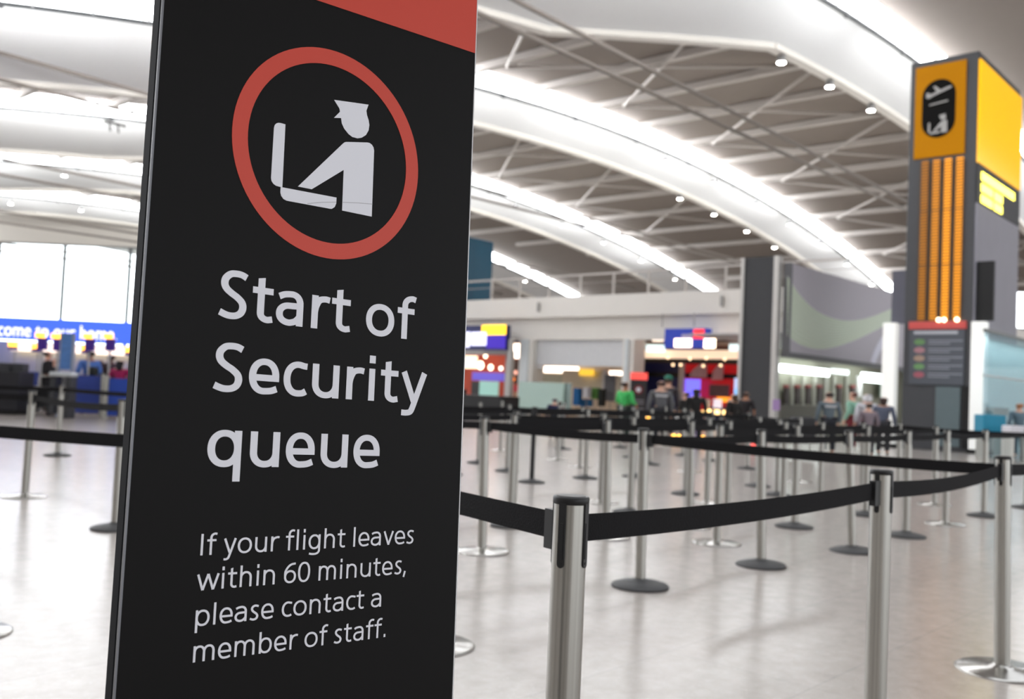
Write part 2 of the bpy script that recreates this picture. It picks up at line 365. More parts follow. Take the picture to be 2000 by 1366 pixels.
LN = [
 ('l1', 'Startof', [(427.5, 483), (492.4, 534), (539.5, 592.3), (608.5, 643.4), (647.6, 685.2), (715.2, 770.2), (776.2, 811.3)], lambda x: 600 + (x - 600) * .085, HXH, HS, 'heading_line'),
 ('l2', 'Security', [(416.8, 475), (486, 545), (553.7, 599), (609.5, 662), (676.4, 710), (720, 732.3), (743, 778), (783, 833)], lambda x: 740 + (x - 600) * .06, HXH, HS, 'heading_line'),
 ('l3', 'queue', [(404.8, 471.0), (488, 545.5), (558, 614.2), (626, 679), (690, 741)], lambda x: 880 + (x - 600) * .015, HXH, HS, 'heading_line'),
 ('l4', 'Ifyourflightleaves', [(391.8, 397.6), (404, 423), (436.6, 461.5), (464.2, 491.7), (498, 521), (529, 545), (557.8, 574.8), (579, 584.6), (592, 597.5), (602.5, 625.4), (633, 653.5), (659, 674.2), (690, 694.6), (699.8, 721), (724, 743.5), (748.6, 768.5), (770.7, 790.7), (793.8, 808)], lambda x: 1058 - (x - 600) * .05, BXH, BS, 'body_line'),
 ('l5', 'within60minutes,', [(384, 428), (433, 439), (444.7, 462.6), (468.3, 491.3), (501, 506.3), (514, 536.5), (554.6, 577.7), (581.6, 605), (622, 655.6), (664, 669), (676.3, 696), (703.5, 723.6), (728.5, 742.8), (746, 766.2), (770.3, 784.2), (786.2, 793)], lambda x: 1122 - (x - 600) * .07, BXH, BS, 'body_line'),
 ('l6', 'pleasecontacta', [(381.5, 409), (416.5, 422), (428.5, 454), (458, 481.5), (487.8, 505.3), (509.8, 534), (550, 569.4), (572.6, 598.3), (604.4, 625.7), (630.9, 646.3), (649.8, 670.2), (675.8, 693.3), (695.6, 710.7), (724.3, 744)], lambda x: 1188 - (x - 600) * .095, BXH, BS, 'body_line'),
 ('l7', 'memberofstaff.', [(377, 418.5), (425.3, 451), (457.6, 496.7), (505.3, 530.2), (535, 559), (565.2, 580.6), (594.3, 619.7), (623, 639.2), (652, 667.5), (671, 686.3), (689.7, 709.2), (714, 729.3), (730.6, 745.4), (748.3, 753.2)], lambda x: 1254 - (x - 600) * .12, BXH, BS, 'body_line')]
for key, txt, ext, bf, xh, (sv, sh), nm in LN:
    letters(txt, ext, bf, xh, sv, sh, key).build(nm, WHITEV, sign)

# ================================================================== 2. BARRIER POSTS AND BELTS
ARCH_FILL = 48.; HP = .98; PR = .0335
def post_meshes():
    M = {}
    def keep(n, mb, m):
        o = mb.build(n, m); M[n] = (o.data, n); bpy.data.objects.remove(o)
    keep('pole', MB().lathe([(PR, .012), (PR, .014), (PR, .45), (PR, .966), (PR, .968)], 40), STEEL)
    mb = MB().lathe([(PR - .004, .962), (PR + .0022, .9665), (PR + .0022, .9765), (PR + .0012, .9795), (PR - .004, .980)], 32)
    keep('cap', mb, BLACKP)
    keep('cap_disc', MB().lathe([(PR - .0045, .9795), (PR - .0045, .9812)], 32), CAPTOP)
    def slot(a):
        mb = MB(); R = PR + .0012
        pts = [(-.0075, .968), (.0075, .968), (.0075, .852)] + [(.0075 * math.cos(t), .852 + .0075 * math.sin(t)) for t in [-PI * k / 8 for k in range(1, 8)]] + [(-.0075, .852)]
        fn = lambda x, y, d: Matrix.Rotation(a, 3, 'Z') @ Vector((PR + d, x, y))
        mb.prism(pts, -.006, .0022, fn)
        mb.prism([(-.0042, .93), (.0042, .93), (.0042, .862), (-.0042, .862)], .002, .0032, fn)
        mb.prism([(.0026 * math.cos(t), .853 + .0026 * math.sin(t)) for t in [2 * PI * k / 8 for k in range(8)]], .002, .0032, fn)
        return mb
    for k in range(4): keep('slot%d' % k, slot(k * PI / 2), BLACKP)
    keep('base_chrome', MB().lathe([(.2, .001), (.2, .006), (.19, .012), (.06, .018), (.04, .03), (.035, .034)], 40), CHROME)
    keep('base_black', MB().lathe([(.175, .001), (.18, .008), (.172, .018), (.12, .034), (.05, .045), (.037, .055)], 40), RUBBER)
    keep('pole_black', MB().lathe([(PR * .9, .012), (PR * .9, .014), (PR * .9, .956), (PR * .9, .958)], 24), BLACKP)
    return M
PM = post_meshes()
ALLP = []
def post(P, top=None, style='chrome', rz=A48, label='', group='silver queue barrier posts', black=False):
    t = root('queue_barrier_post', (P.x, P.y, 0), rz, label, 'barrier post', group)
    if top is not None:     # a post leans slightly: turn about the view's depth axis
        d = ray(*top); tgt = EYE + d * ((P.y + (HP - 0) * 0 - EYE.y) / d.y)
        lean = math.atan2(tgt.x - P.x, HP)
        t.rotation_mode = 'QUATERNION'
        t.rotation_quaternion = (Matrix.Rotation(lean, 3, 'Y') @ Matrix.Rotation(rz, 3, 'Z')).to_quaternion()
    t['M'] = 0; del t['M']
    for key, nm in (('pole_black' if black else 'pole', 'pole'), ('cap', 'cap'), ('cap_disc', 'cap_disc'), ('slot0', 'belt_slot'), ('slot1', 'belt_slot'), ('slot2', 'belt_slot'), ('slot3', 'belt_slot'), ('base_' + style, 'base')):
        o = bpy.data.objects.new(nm, PM[key][0]); C.objects.link(o); o.parent = t
    ALLP.append(t); return t
def mat_of(t):
    q = t.rotation_quaternion.to_matrix() if t.rotation_mode == 'QUATERNION' else t.rotation_euler.to_matrix()
    return Matrix.Translation(t.location) @ q.to_4x4()
def belt(a, b, z=.915, sag=.012, w=.054, end=None):
    """belt runs out of post a and clips onto post b (or ends at a point)"""
    Ma = mat_of(a); p0 = Ma @ Vector((0, 0, z)); p1 = mat_of(b) @ Vector((0, 0, z)) if end is None else end
    d = (p1 - p0); L = d.length; h = Vector((d.x, d.y, 0)).normalized(); nn = Vector((-h.y, h.x, 0))
    s = p0 + h * (PR + .001); e = p1 - h * (PR + .010 if end is None else 0)
    N = 12; inv = Ma.inverted(); vs = []
    for i in range(N + 1):
        q = i / N; c = s.lerp(e, q) - Vector((0, 0, 4 * sag * q * (1 - q)))
        for sx, sz in ((-1, -1), (1, -1), (1, 1), (-1, 1)):
            vs.append(inv @ (c + nn * sx * .0008 + Vector((0, 0, sz * w / 2))))
    fs = [(0, 1, 2, 3), (4 * N + 3, 4 * N + 2, 4 * N + 1, 4 * N)]
    for i in range(N):
        for k in range(4): fs.append((4 * i + k, 4 * i + 4 + k, 4 * i + 4 + (k + 1) % 4, 4 * i + (k + 1) % 4))
    MB().add(vs, fs).build('belt', BELT, a)
    if end is None:
        c = e + h * .006; X = Matrix((h, nn, Vector((0, 0, 1)))).transposed().to_4x4(); X.translation = c
        MB().box((-.036, -.011, -.046), (.0085, .010, .032), inv @ X).build('belt_clip', BLACKP, a)
g = {}
def gl(P): return Vector((P.x, P.y, 0))
g['P1'] = post(gl(at_z(1116, 969, HP)), None, 'chrome', math.radians(-121), 'nearest barrier post, brushed steel with black cap and slots, right beside the big sign')
P = at_z(1722, 918, HP)
g['P2'] = post(gl(P), None, 'chrome', A48, 'second steel post of the near belt, between the nearest post and the disc-based one')
for k, (tx, ty, bx, by, st_, lb, bk) in dict(
    P3=(1959, 897, 1957, 1311, 'chrome', 'steel barrier post with a wide polished disc base, at the bend of the near belt', False),
    A=(1257, 843, 1250, 1147, 'black', 'steel post on a black domed base, just right of the nearest post', False),
    B=(1487, 844, 1486, 1106, 'black', 'steel post on a black domed base, standing between the nearest post and the second one', False),
    C=(1658, 844, 1664, 1078, 'black', 'slightly tilted steel post on a black base, just left of the second near-belt post', False),
    D=(947, 813, 941, 1078, 'chrome', 'steel post with a shiny disc base close to the right edge of the big sign', False),
    E=(1187, 820, 1183, 1050, 'chrome', 'steel post with a shiny disc base, seen just right of the nearest post', False),
    F=(1351, 827, 1346, 1030, 'chrome', 'steel post with a shiny disc base whose pole is crossed by the near belt', False),
    G=(1043, 835, 1038, 943, 'black', 'thin all-black barrier post on a black base', True),
    L1=(65, 752, 48, 971, 'chrome', 'steel post with a polished disc base at the far left', False),
    L2=(122, 745, 112, 891, 'black', 'small distant steel post in front of the blue panels at left', False),
    L3=(241, 773, 225, 1034, 'black', 'steel post on a black base half hidden by the left edge of the big sign', False)).items():
    g[k] = post(gl(at_z(bx, by, 0)), (tx, ty), st_, A48, lb, black=bk)
g['Q1'] = post(Vector((-.95, 3.6, 0)), None, 'chrome', A48, 'barrier post behind the big sign that both near belts run to')
g['Q2'] = post(gl(at_z(842, 1262, 0)), None, 'chrome', A48, 'post behind the big sign, a sliver of its round base showing near the nearest post')
g['W'] = post(gl(at_z(-74, 1238, 0)), None, 'chrome', A48, 'barrier post outside the left edge, only a polished sliver of its base showing')
LANE = {
 'a': (1.2, [6.5, 8.1, 9.7]), 'b': (3.2, [9.01, 10.36, 11.6, 13.2]), 'c': (4.8, [8.7, 9.8, 10.9, 12.0, 13.3]),
 'd': (6.25, [5.1, 7.12, 8.43, 10.2, 12.2, 13.6]), 'e': (8.0, [5.2, 6.9, 10.62, 11.6, 13.35, 15.11]),
 'f': (9.3, [6.0, 9.11, 10.3, 12.14, 14.0, 16.2]), 'g': (10.5, [7.5, 10.95, 13.0, 15.16, 17.0, 18.54]), 'h': (12.5, [10.5, 13.66, 15.58, 17.68, 19.5]),
 'i': (3.98, [7.0, 8.6, 10.3, 12.3]), 'j': (5.5, [6.2, 8.0, 9.6, 11.3])}
WHICH = {'a': 'first', 'b': 'second', 'c': 'third', 'd': 'fourth', 'e': 'fifth', 'f': 'sixth', 'g': 'seventh', 'h': 'farthest', 'i': 'inner', 'j': 'outer'}
for k, (u0, vv) in LANE.items():
    ps = []
    for i, v in enumerate(vv):
        j = random.uniform(-.08, .08)
        ps.append(post(H(v, u0 + j), None, 'black' if (i + ord(k)) % 3 else 'chrome', A48, 'blurred steel post in the %s belt line of the queue maze behind the nearest post' % WHICH[k], 'posts of the %s belt line' % WHICH[k]))
    g[k] = ps
def chain(L, **kw):
    for a, b in zip(L, L[1:]): belt(a, b, **kw)
belt(g['P1'], g['P2'], sag=.012); belt(g['P2'], g['P3'], sag=.02); belt(g['Q1'], g['P1'], sag=.006)
chain([g['P3']] + g['a'])
belt(g['Q1'], None, end=Vector((-3.3, 4.62, .905)), sag=.01)
chain([g['A'], g['B'], g['C']] + g['b']); chain([g['P3'], g['A'], g['D'], g['d'][0], g['e'][0]])
chain([g['D'], g['E'], g['F']] + g['c']); chain(g['d']); chain([g['e'][0], g['e'][1], g['G']] + g['e'][2:])
chain(g['f']); chain(g['i']); chain(g['j'])
chain([g['d'][-1], g['e'][-1]]); chain([g['b'][-1], g['c'][-1]])
belt(g['G'], None, end=(mat_of(g['f'][1]) @ Vector((0, 0, .915))))
belt(g['L3'], g['L1'], sag=.02)
belt(g['L1'], None, end=Vector((-6.2, 9.3, .92)))
belt(g['L2'], None, end=Vector((-4.2, 11.6, .92))); belt(g['L2'], None, end=Vector((-9.5, 14.0, .92)), sag=.02)

# ================================================================== 3. FLOOR, ROOF, WALLS
fl = MB().box((-40, -30, -.1), (120, 118, 0)).build('floor', FLOORM); fl.rotation_euler.z = A48; struct(fl)
def zr(v): return 10.5 if v < .73 else 10.3 + .2727 * v - .0029 * v * v
def dw(v): return 7.4 if v < 26 else (2.5 if v > 34 else 7.4 - (v - 26) / 8 * 4.9)
US = [-3 + 18 * k for k in range(0, 7)]          # arches at u = -3, 15, 33 ...
VS = [-26 + 2.0 * k for k in range(69)]
cm = MB()
for i, U in enumerate(US):
    Un = U + 18
    vs = []; n = len(VS)
    for v in VS:
        vs += [(v, U + dw(v) - .02, zr(v) - .88), (v, U + dw(v) + .25, zr(v) - .86), (v, U + dw(v) + .25, zr(v) + .8), (v, Un - .62, zr(v) + .8)]
    fs = [(4 * k + j, 4 * k + 4 + j, 4 * k + 5 + j, 4 * k + 1 + j) for k in range(n - 1) for j in range(3)]
    cm.add(vs, fs)
vs = [(v, -3.62, zr(v) + .78) for v in VS] + [(v, -26, zr(v) + .7) for v in VS]; n = len(VS)
cm.add(vs, [(k, k + 1, n + k + 1, n + k) for k in range(n - 1)])
ce = cm.build('ceiling', CEIL); ce.rotation_euler.z = A48; struct(ce)
ORD = {0: 'nearest, overhead', 1: 'passing directly over the sign tower', 2: 'the long one ending beside the sign tower', 3: 'ending above the shop fascia', 4: 'short one ending by the dark teal tower', 5: 'far off, above the window wall', 6: 'the most distant one'}
spot_proto = None; MUL = None; CLP = None
def spot(loc, label, group):
    global spot_proto
    if spot_proto is None:
        r_ = root('spotlight', loc, 0, label, 'spotlight', group)
        MB().lathe([(.10, .0), (.17, -.06), (.19, -.30), (.17, -.32)], 14).build('housing', mat('lamp_housing', (150, 150, 150), .4, metal=.6), r_)
        MB().lathe([(.165, -.325), (.165, -.335)], 14).build('lens', LAMPM, r_)
        MB().bar((0, 0, 0), (0, 0, .35), .03).build('bracket', MATS['lamp_housing'], r_)
        spot_proto = r_; return r_
    c = dup(spot_proto, loc); c['label'] = label; c['group'] = group; return c
for i, U in enumerate(US):
    r_ = hroot('roof_arch', 0, U, 0, 'white curved roof arch with glowing skylight, ' + ORD[i], 'roof arch', 'roof arches')
    sk = MB(); rf = MB(); ra = MB(); mu = MB(); lb_ = MB()
    n = len(VS)
    if i == 0: C.objects.unlink(r_); bpy.data.objects.remove(r_); continue
    sk.add([(v, -.62, zr(v) + .78) for v in VS] + [(v, -.02, zr(v) + .08) for v in VS], [(k, k + 1, n + k + 1, n + k) for k in range(n - 1)])
    rf.add([(v, 0, zr(v) + .04) for v in VS] + [(v, dw(v) * .5, zr(v) - .55) for v in VS] + [(v, dw(v), zr(v) - .9) for v in VS],
           [(k, k + 1, n + k + 1, n + k) for k in range(n - 1)] + [(n + k, n + k + 1, 2 * n + k + 1, 2 * n + k) for k in range(n - 1)], True)
    for k in range(n - 1):
        ra.rbar((VS[k], -.06, zr(VS[k]) + .02), (VS[k + 1], -.06, zr(VS[k + 1]) + .02), .14, .14)
        a = VS[k]; b = VS[k + 1]
        lb_.rbar((a, dw(a), zr(a) - .98), (b, dw(b), zr(b) - .98), .45, .22)
        if 6 < a < 96:
            if MUL is None: MUL = MB().box((-.04, -.66, .80), (.04, -.58, .86)).add([(-.05, -.68, .74), (.05, -.68, .74), (.05, -.06, .02), (-.05, -.06, .02), (-.05, -.70, .70), (.05, -.70, .70), (.05, -.10, -.02), (-.05, -.10, -.02)], [(0, 1, 2, 3), (7, 6, 5, 4), (0, 4, 5, 1), (2, 6, 7, 3), (1, 5, 6, 2), (3, 7, 4, 0)]).build('mullion', mat('mullion_grey', (205, 208, 210), .5), r_).data; o_ = [x for x in bpy.data.objects if x.data is MUL][0]
            else: o_ = bpy.data.objects.new('mullion', MUL); C.objects.link(o_); o_.parent = r_
            o_.location = (a, 0, zr(a))
            if k % 3 == 0:
                if CLP is None: CLP = MB().box((-.13, -.14, -.12), (.13, -.02, .1)).build('junction_box', mat('rail_grey', (70, 72, 74), .5), r_).data; o_ = [x for x in bpy.data.objects if x.data is CLP][0]
                else: o_ = bpy.data.objects.new('junction_box', CLP); C.objects.link(o_); o_.parent = r_
                o_.location = (a + 1, 0, (zr(a) + zr(b)) / 2)
    sk.build('skylight', SKYL, r_); rf.build('reflector', ARCHW, r_); ra.build('rail', mat('rail_grey', (70, 72, 74), .5), r_)
    lb_.build('lower_beam', WALLC, r_)
# purlins: one long bar each, running across all the arches
for k in range(-3, 15):
    v = 32.1 + 4.72 * k
    if v < 14: continue
    p = hroot('purlin', v, 0, 0, None, None)
    for i, U in enumerate(US[:-1]):
        if i < 1: continue
        ua, ub = U + dw(v) + .3, U + 17.3; ue = min(ub, (94 - .743 * v) / .669)
        if ue < ua + 1: continue
        za, zb = zr(v) + .58, zr(v) + .58
        MB().rbar((0, ua, za), (0, ue, za + (zb - za) * (ue - ua) / (ub - ua)), .34, .34).build('purlin_bar', PURL, p)
    tag(p, 'pale purlin bar running across the arches under the taupe roof deck', 'roof beam', 'roof purlins')
for i, U in enumerate(US[:-1]):
    if i < 1: continue
    for k in range(-2, 12, 2):
        v = 32.1 + 4.72 * k
        if v < 16 or v > 82: continue
        um = U + 10
        b = hroot('roof_brace', v, um, 0, 'thin diagonal brace rods crossing between the roof purlins', 'roof brace', 'diagonal roof braces')
        z0, z1 = zr(v) + .3, zr(v + 9.4) + .3
        if H(v, um + 7).y > 92 or H(v + 9.4, um + 7).y > 92: bpy.data.objects.remove(b); continue
        MB().bar((0, -6, z0), (9.4, 5, z1), .08, 6).build('brace_rod', PURL, b); MB().bar((0, 5, z0), (9.4, -6, z1), .08, 6).build('brace_rod', PURL, b)
    # twin tie rods sagging in straight lengths
    t = hroot('tie_rod_pair', 0, U + 3, 0, 'pair of long dark tie rods under the %s roof bay' % ['', 'nearest visible', 'second', 'third', 'fourth', 'farthest'][i], 'tie rods', 'roof tie rods')
    for dz in (0, 1.0):
        MB().bar((8, 0, 11.35 + dz), (78, .1, 11.9 + dz * .1), .075, 8).build('rod', RODM, t)
# spotlights hung on the lower beams and on the rails
for v in (34.86, 39.5, 44.2): spot(H(v, 17.5, zr(v) - 1.1), 'lit round spotlight under the top right arch', 'spotlights of the top right arch')
for v in (56.2, 60.9, 65.9, 70.6): spot(H(v, 35.5, zr(v) - 1.1), 'lit round spotlight under the longest arch', 'spotlights of the longest arch')
for i, vs_ in ((1, (58, 63, 68)), (2, (50, 56, 62, 67.5, 73, 78.5, 84)), (3, (50, 56, 62, 68, 74, 80)), (4, (60, 66, 72, 78)), (5, (25, 31, 37)), (4, (22, 28))):
    for v in vs_:
        w = 'arch running down to the signpost' if i == 2 else 'arch nearest the signpost top' if i == 1 else 'distant arch above the shops' if i in (3, 4) and v > 40 else 'distant arch at upper left'
        spot(H(v, US[i] - .25, zr(v) - .35), 'small bright spotlight on the rail of the ' + w, 'rail spotlights, ' + w)
for x, y, D in ((40, 14, 33), (225, 590/2.44, 47)):
    P_ = at_d(x, y, D)
    r_ = root('lamp_bracket', P_, A48, 'dark bracket with two hanging lamp heads under the skylight at %s' % ('the top left corner' if x < 100 else 'upper left, second arch'), 'lamp bracket')
    MB().box((-.55, -.05, -.06), (.55, .05, .06)).build('bar', mat('bracket_grey', (120, 120, 120)), r_)
    for q in (-.3, .12): MB().bar((q, 0, 0), (q + .08, 0, -.42), .05).build('lamp_head', MATS['bracket_grey'], r_)
for i, U in enumerate(US[1:6]):
    for k in range(8):
        v = 12 + 10 * k
        if H(v, U).y > 92: continue
        la = bpy.data.lights.new('arch_fill_light', 'AREA'); la.shape = 'RECTANGLE'; la.size = 9; la.size_y = .3; la.energy = ARCH_FILL * (3.2 if v < 30 else 1.2); la.color = (1, .99, .97)  # added lamps, not fixtures of the hall, brightening the white reflectors from below
        lo = bpy.data.objects.new('arch_fill_light', la); C.objects.link(lo)
        p = H(v, U - .8, zr(v) - (1.6 if v < 30 else 1.3)); t = H(v, U + (4 if v < 30 else 1.6), zr(v) - .4)
        q = (t - p).normalized(); X = VD; Y = q.cross(X) * -1; Mx = Matrix((X, (-q).cross(X), -q)).transposed().to_4x4(); Mx.translation = p; lo.matrix_world = Mx
wf = MB().box((-16.4, -30, 0), (-16, 110, 11)).build('wall_light_block', mat('light_block_grey', (205, 202, 198), .7)); wf.rotation_euler.z = A48; struct(wf)  # unseen wall added to cut daylight on the sign and bounce some back
# left window wall, across the far end at left
WY = 95.; x0, x1 = -78., -8.
def wall_piece(name, lo, hi, m=WALLC): return struct(MB().box(lo, hi).build(name, m))
ztop = 13.9
MB_ = MB().box((x0, WY, ztop), (x1, WY + .4, 19.5)).box((x0, WY, 0), (x1, WY + .4, .9)).box((x0, WY, .9), (x0 + .5, WY + .4, ztop)).box((x1 - .5, WY, .9), (x1, WY + .4, ztop))
struct(MB_.build('wall_left', WALLC))
xs = []; x = -44.9 + 6.45 * 6
xm = at_d(122, 540, WY).x
ks = [xm + 6.6 * k for k in range(-5, 6)]
ks = [k for k in ks if x0 + 1 < k < x1 - 1]
edges = [x0 + .5] + ks + [x1 - .5]
for i in range(len(edges) - 1):
    a, b = edges[i], edges[i + 1]
    w_ = root('window_%d' % (i + 1), (a, WY + .2, .9)); struct(w_)
    f_ = MB().box((0, -.12, 0), (.16, .1, ztop - .9)).box((b - a - .16, -.12, 0), (b - a, .1, ztop - .9)).box((.1, -.1, 0), (b - a - .1, .1, .15)).box((.1, -.1, ztop - 1.05), (b - a - .1, .1, ztop - .9))
    f_.build('window_frame', mat('frame_white', (120, 124, 128), .5), w_)
    MB().box((.1, -.01, .1), (b - a - .1, .01, ztop - 1)).build('pane', GLASS, w_)
# end wall behind everything
bw = MB().box((110, -20, 0), (110.6, 118, 12)).build('wall_back', WALLC); bw.rotation_euler.z = A48; struct(bw)

# ================================================================== 4. SHOP BLOCK AND MEZZANINE
def hbox(name, lo, hi, m, parent=None):     # lo/hi in (v,u,z) hall coordinates
    o = MB().box(lo, hi).build(name, m, parent)
    if parent is None: o.rotation_euler.z = A48
    return o
mz = MB().box((35.7, 14.2, 4.86), (60, 60, 5.86)).box((36.1, 14.2, 3.78), (36.6, 60, 4.87))
mz = mz.build('wall_right', WALLC); mz.rotation_euler.z = A48; struct(mz)
# partitions between shops
for i, (u0, u1) in enumerate(((31.0, 31.9), (24.9, 25.5), (18.2, 18.95))):
    struct(hbox('wall_partition', (36.0, u0, 0), (36.9, u1, 3.79), WALLC))
    t = hbox('trim_%d' % (i + 1), (35.9, u0 + .25, 0), (36.0, u1 - .15, 3.79), mat('column_light', (226, 232, 234), .3)); struct(t)
bal = hroot('balustrade', 35.8, 0, 5.86, 'white metal balustrade with widely spaced posts on top of the shop block', 'railing')
for k in range(18):
    MB().box((-.04, 18.2 + 1.95 * k, 0), (.04, 18.28 + 1.95 * k, 1.0)).build('post', PURL, bal)
MB().box((-.04, 14.4, .98), (.04, 54, 1.06)).build('handrail', PURL, bal)
MB().bar((0, 14.4, .62), (0, 54, .62), .012).build('wire', PURL, bal)
for u_, lb in ((30.4, 'left'), (20.2, 'right')):
    tag(hbox('wall_fitting', (35.6, u_, 5.15), (35.72, u_ + .12, 5.6), mat('fitting_grey', (170, 168, 164))), 'small grey fitting on the white shop fascia, the %s one' % lb, 'wall fitting')
BTU = vuz(at_v(963, 490, 45.))[1]
bt = hroot('lift_tower', 43.5, BTU + 1.45, 5.87, 'dark teal glazed tower standing behind the balustrade beside the big sign', 'tower')
MB().box((-1.5, -1.45, 0), (1.5, 1.5, 5.0)).build('glass_shaft', mat('teal_glass', (20, 78, 104), .25, vary=.25, scale=.8, stretch=(1, 1, .15)), bt)
for q in (-1.45, 0, 1.4): MB().box((-1.56, q, 0), (-1.5, q + .06, 5.0)).build('fin', mat('teal_fin', (60, 110, 130)), bt)

def shop(u0, u1, depth, wall, ceilc, label):
    """an open-fronted unit: side walls, back wall, ceiling"""
    r_ = hroot('shop_unit', 36.4, 0, 0, label, 'shop unit')
    MB().box((.6, u0, 3.72), (depth, u1, 3.77)).build('ceiling_panel', ceilc, r_)
    return r_
def fit(par, name, x0, y0, x1, y1, v, m, th=.1):
    """a panel standing on the plane v of the hall"""
    xm, ym = (x0 + x1) / 2, (y0 + y1) / 2
    ua, ub = vuz(at_v(x0, ym, v))[1], vuz(at_v(x1, ym, v))[1]
    za, zb = vuz(at_v(xm, y1, v))[2], vuz(at_v(xm, y0, v))[2]
    q = par.location; v0, u0, z0 = vuz(q)
    return MB().box((v - v0, ub - u0, max(.01, za) - z0), (v - v0 + th, ua - u0, zb - z0)).build(name, m, par)
def back(par, x0, x1, v, m): return fit(par, 'back_panel', x0, 655, x1, 815, v, m)
def fitdisc(par, name, x, y, rpx, v, m):
    P = at_v(x, y, v); v0, u0, z0 = vuz(par.location); a_ = vuz(P); rr = rpx * P.y / F
    return MB().lathe([(rr, 0), (rr, .05)], 18, M=Matrix.Translation((a_[0] - v0, a_[1] - u0, a_[2] - z0)) @ Matrix.Rotation(-PI / 2, 4, 'Y')).build(name, m, par)
WARM = glow('warm_light', (255, 222, 190), 3.0)
WARMW = glow('warm_white_light', (255, 236, 218), 2.0)
AMB = glow('amber_light', (255, 180, 70), 3)
CREAMW = mat('shop_cream', (228, 212, 190), .6)
NAVY = mat('navy_panel', (26, 34, 100), .4, vary=.25, scale=2)
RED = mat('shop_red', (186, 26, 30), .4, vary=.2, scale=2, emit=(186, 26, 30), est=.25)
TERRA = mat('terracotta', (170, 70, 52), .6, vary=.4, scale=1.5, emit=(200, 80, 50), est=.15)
# left unit behind the screens
s1 = shop(31.95, 37.8, 5, TERRA, CREAMW, 'warm lit unit with red and purple displays right beside the big sign')
back(s1, 880, 1026, 39.6, TERRA); fit(s1, 'side_column', 986, 686, 997, 778, 36.6, mat('light_column', (200, 198, 194), .4), .25)
fit(s1, 'grey_frame', 905, 684, 997, 693, 36.5, MATS['light_column'], .2)
fit(s1, 'lit_soffit', 905, 695, 930, 720, 38.4, glow('soffit_warm', (255, 220, 186), 1.1))
fit(s1, 'purple_display', 922, 728, 984, 744, 38.6, glow('purple_glow', (86, 74, 170), .6))
fit(s1, 'aqua_glass_counter', 936, 745, 972, 775, 38.5, mat('aqua_counter', (160, 205, 195), .3, emit=(150, 200, 190), est=.3))
fit(s1, 'grey_display', 920, 745, 934, 775, 38.5, DKGREY)
fitdisc(s1, 'lit_sign', 939, 714, 8, 38.3, WARM); fitdisc(s1, 'lit_sign', 959, 718, 5.5, 38.3, WARM); fitdisc(s1, 'lit_sign', 979, 720, 4, 38.3, WARMW); fitdisc(s1, 'ceiling_spot', 949, 696, 4, 37.6, WARM)
fit(s1, 'navy_header', 995, 662, 1017, 671, 36.7, NAVY)
fit(s1, 'lit_panel', 999, 672, 1015, 700, 38, WARMW)
fit(s1, 'brown_display', 998, 702, 1014, 750, 38.2, mat('dark_brown', (74, 50, 40), .6, vary=.5, scale=3))
fitdisc(s1, 'orange_lamp', 1003, 741, 3.5, 38.0, glow('orange_glow', (240, 120, 30), 1.2)); fitdisc(s1, 'pink_lamp', 1008, 728, 4, 38.0, glow('pink_glow', (230, 160, 140), .9))
fit(s1, 'red_item', 992, 755, 1010, 764, 37.5, mat('pink_red', (214, 60, 80), .5)); fit(s1, 'beige_item', 1003, 766, 1020, 778, 37.4, mat('tan_item', (190, 150, 120), .6))
# middle unit with the grey shutter panel
s2 = shop(25.55, 30.95, 9, CREAMW, CREAMW, 'shop unit with a half lowered pale grey shutter panel')
back(s2, 1019, 1230, 40.6, CREAMW); fit(s2, 'shutter_panel', 1027, 664, 1217, 715, 36.3, mat('shutter_grey', (226, 227, 229), .5))
fit(s2, 'shutter_panel_lower', 1027, 715, 1060, 720, 36.35, MATS['shutter_grey'])
fit(s2, 'light_strip', 1033, 716, 1128, 728, 39.5, WARMW); fit(s2, 'light_strip', 1190, 725, 1216, 733, 39.5, WARMW)
fit(s2, 'pale_green_panel', 1026, 730, 1100, 747, 39, mat('pale_green', (190, 194, 176), .6))
fit(s2, 'cream_bulkhead', 1098, 724, 1180, 757, 38.6, mat('bulkhead', (222, 212, 190), .6))
fit(s2, 'yellow_sign', 1131, 721, 1158, 734, 38.3, glow('yellow_sign', (236, 190, 60), .6))
fit(s2, 'white_post', 1176, 722, 1183, 760, 38.2, mat('pale_post', (225, 220, 218), .4))
sg = hroot('glass_screen', 34.4, 29.6, 0, 'frosted aqua glass screen behind the belts, left of the grey shutter', 'screen')
fit(sg, 'pane', 1012, 747, 1100, 800, 34.4, mat('frosted_aqua', (190, 216, 206), .35, vary=.04)); fit(sg, 'side_pane', 1100, 749, 1114, 800, 34.6, mat('frosted_grey', (170, 190, 186), .35))
for i, (x0, y0, x1, y1, c_, nm) in enumerate(((1119, 758, 1130, 792, (34, 104, 165), 'blue'), (1131, 780, 1151, 794, (40, 120, 180), 'light blue'), (1138, 757, 1148, 778, (215, 212, 216), 'white'), (1154, 758, 1166, 780, (106, 166, 84), 'green'), (1168, 760, 1176, 794, (26, 30, 26), 'black'), (1180, 732, 1200, 784, (112, 112, 116), 'grey'), (1202, 736, 1215, 788, (170, 156, 138), 'beige'))):
    vv_ = 37.3 + .55 * (i % 2); P0 = at_v((x0 + x1) / 2, y0, vv_); a_ = vuz(P0)
    cw = hroot('display_stand', vv_, a_[1], 0, '%s goods hanging on a stand inside the shutter shop' % nm, 'display stand', 'display stands in the shutter shop')
    fit(cw, 'goods', x0, y0, x1, y1, vv_, mat('goods_' + nm.replace(' ', '_'), c_, .8, vary=.25), .3)
    MB().bar((.15, 0, 0), (.15, 0, a_[2] - .05), .02).build('stand', STEEL, cw)
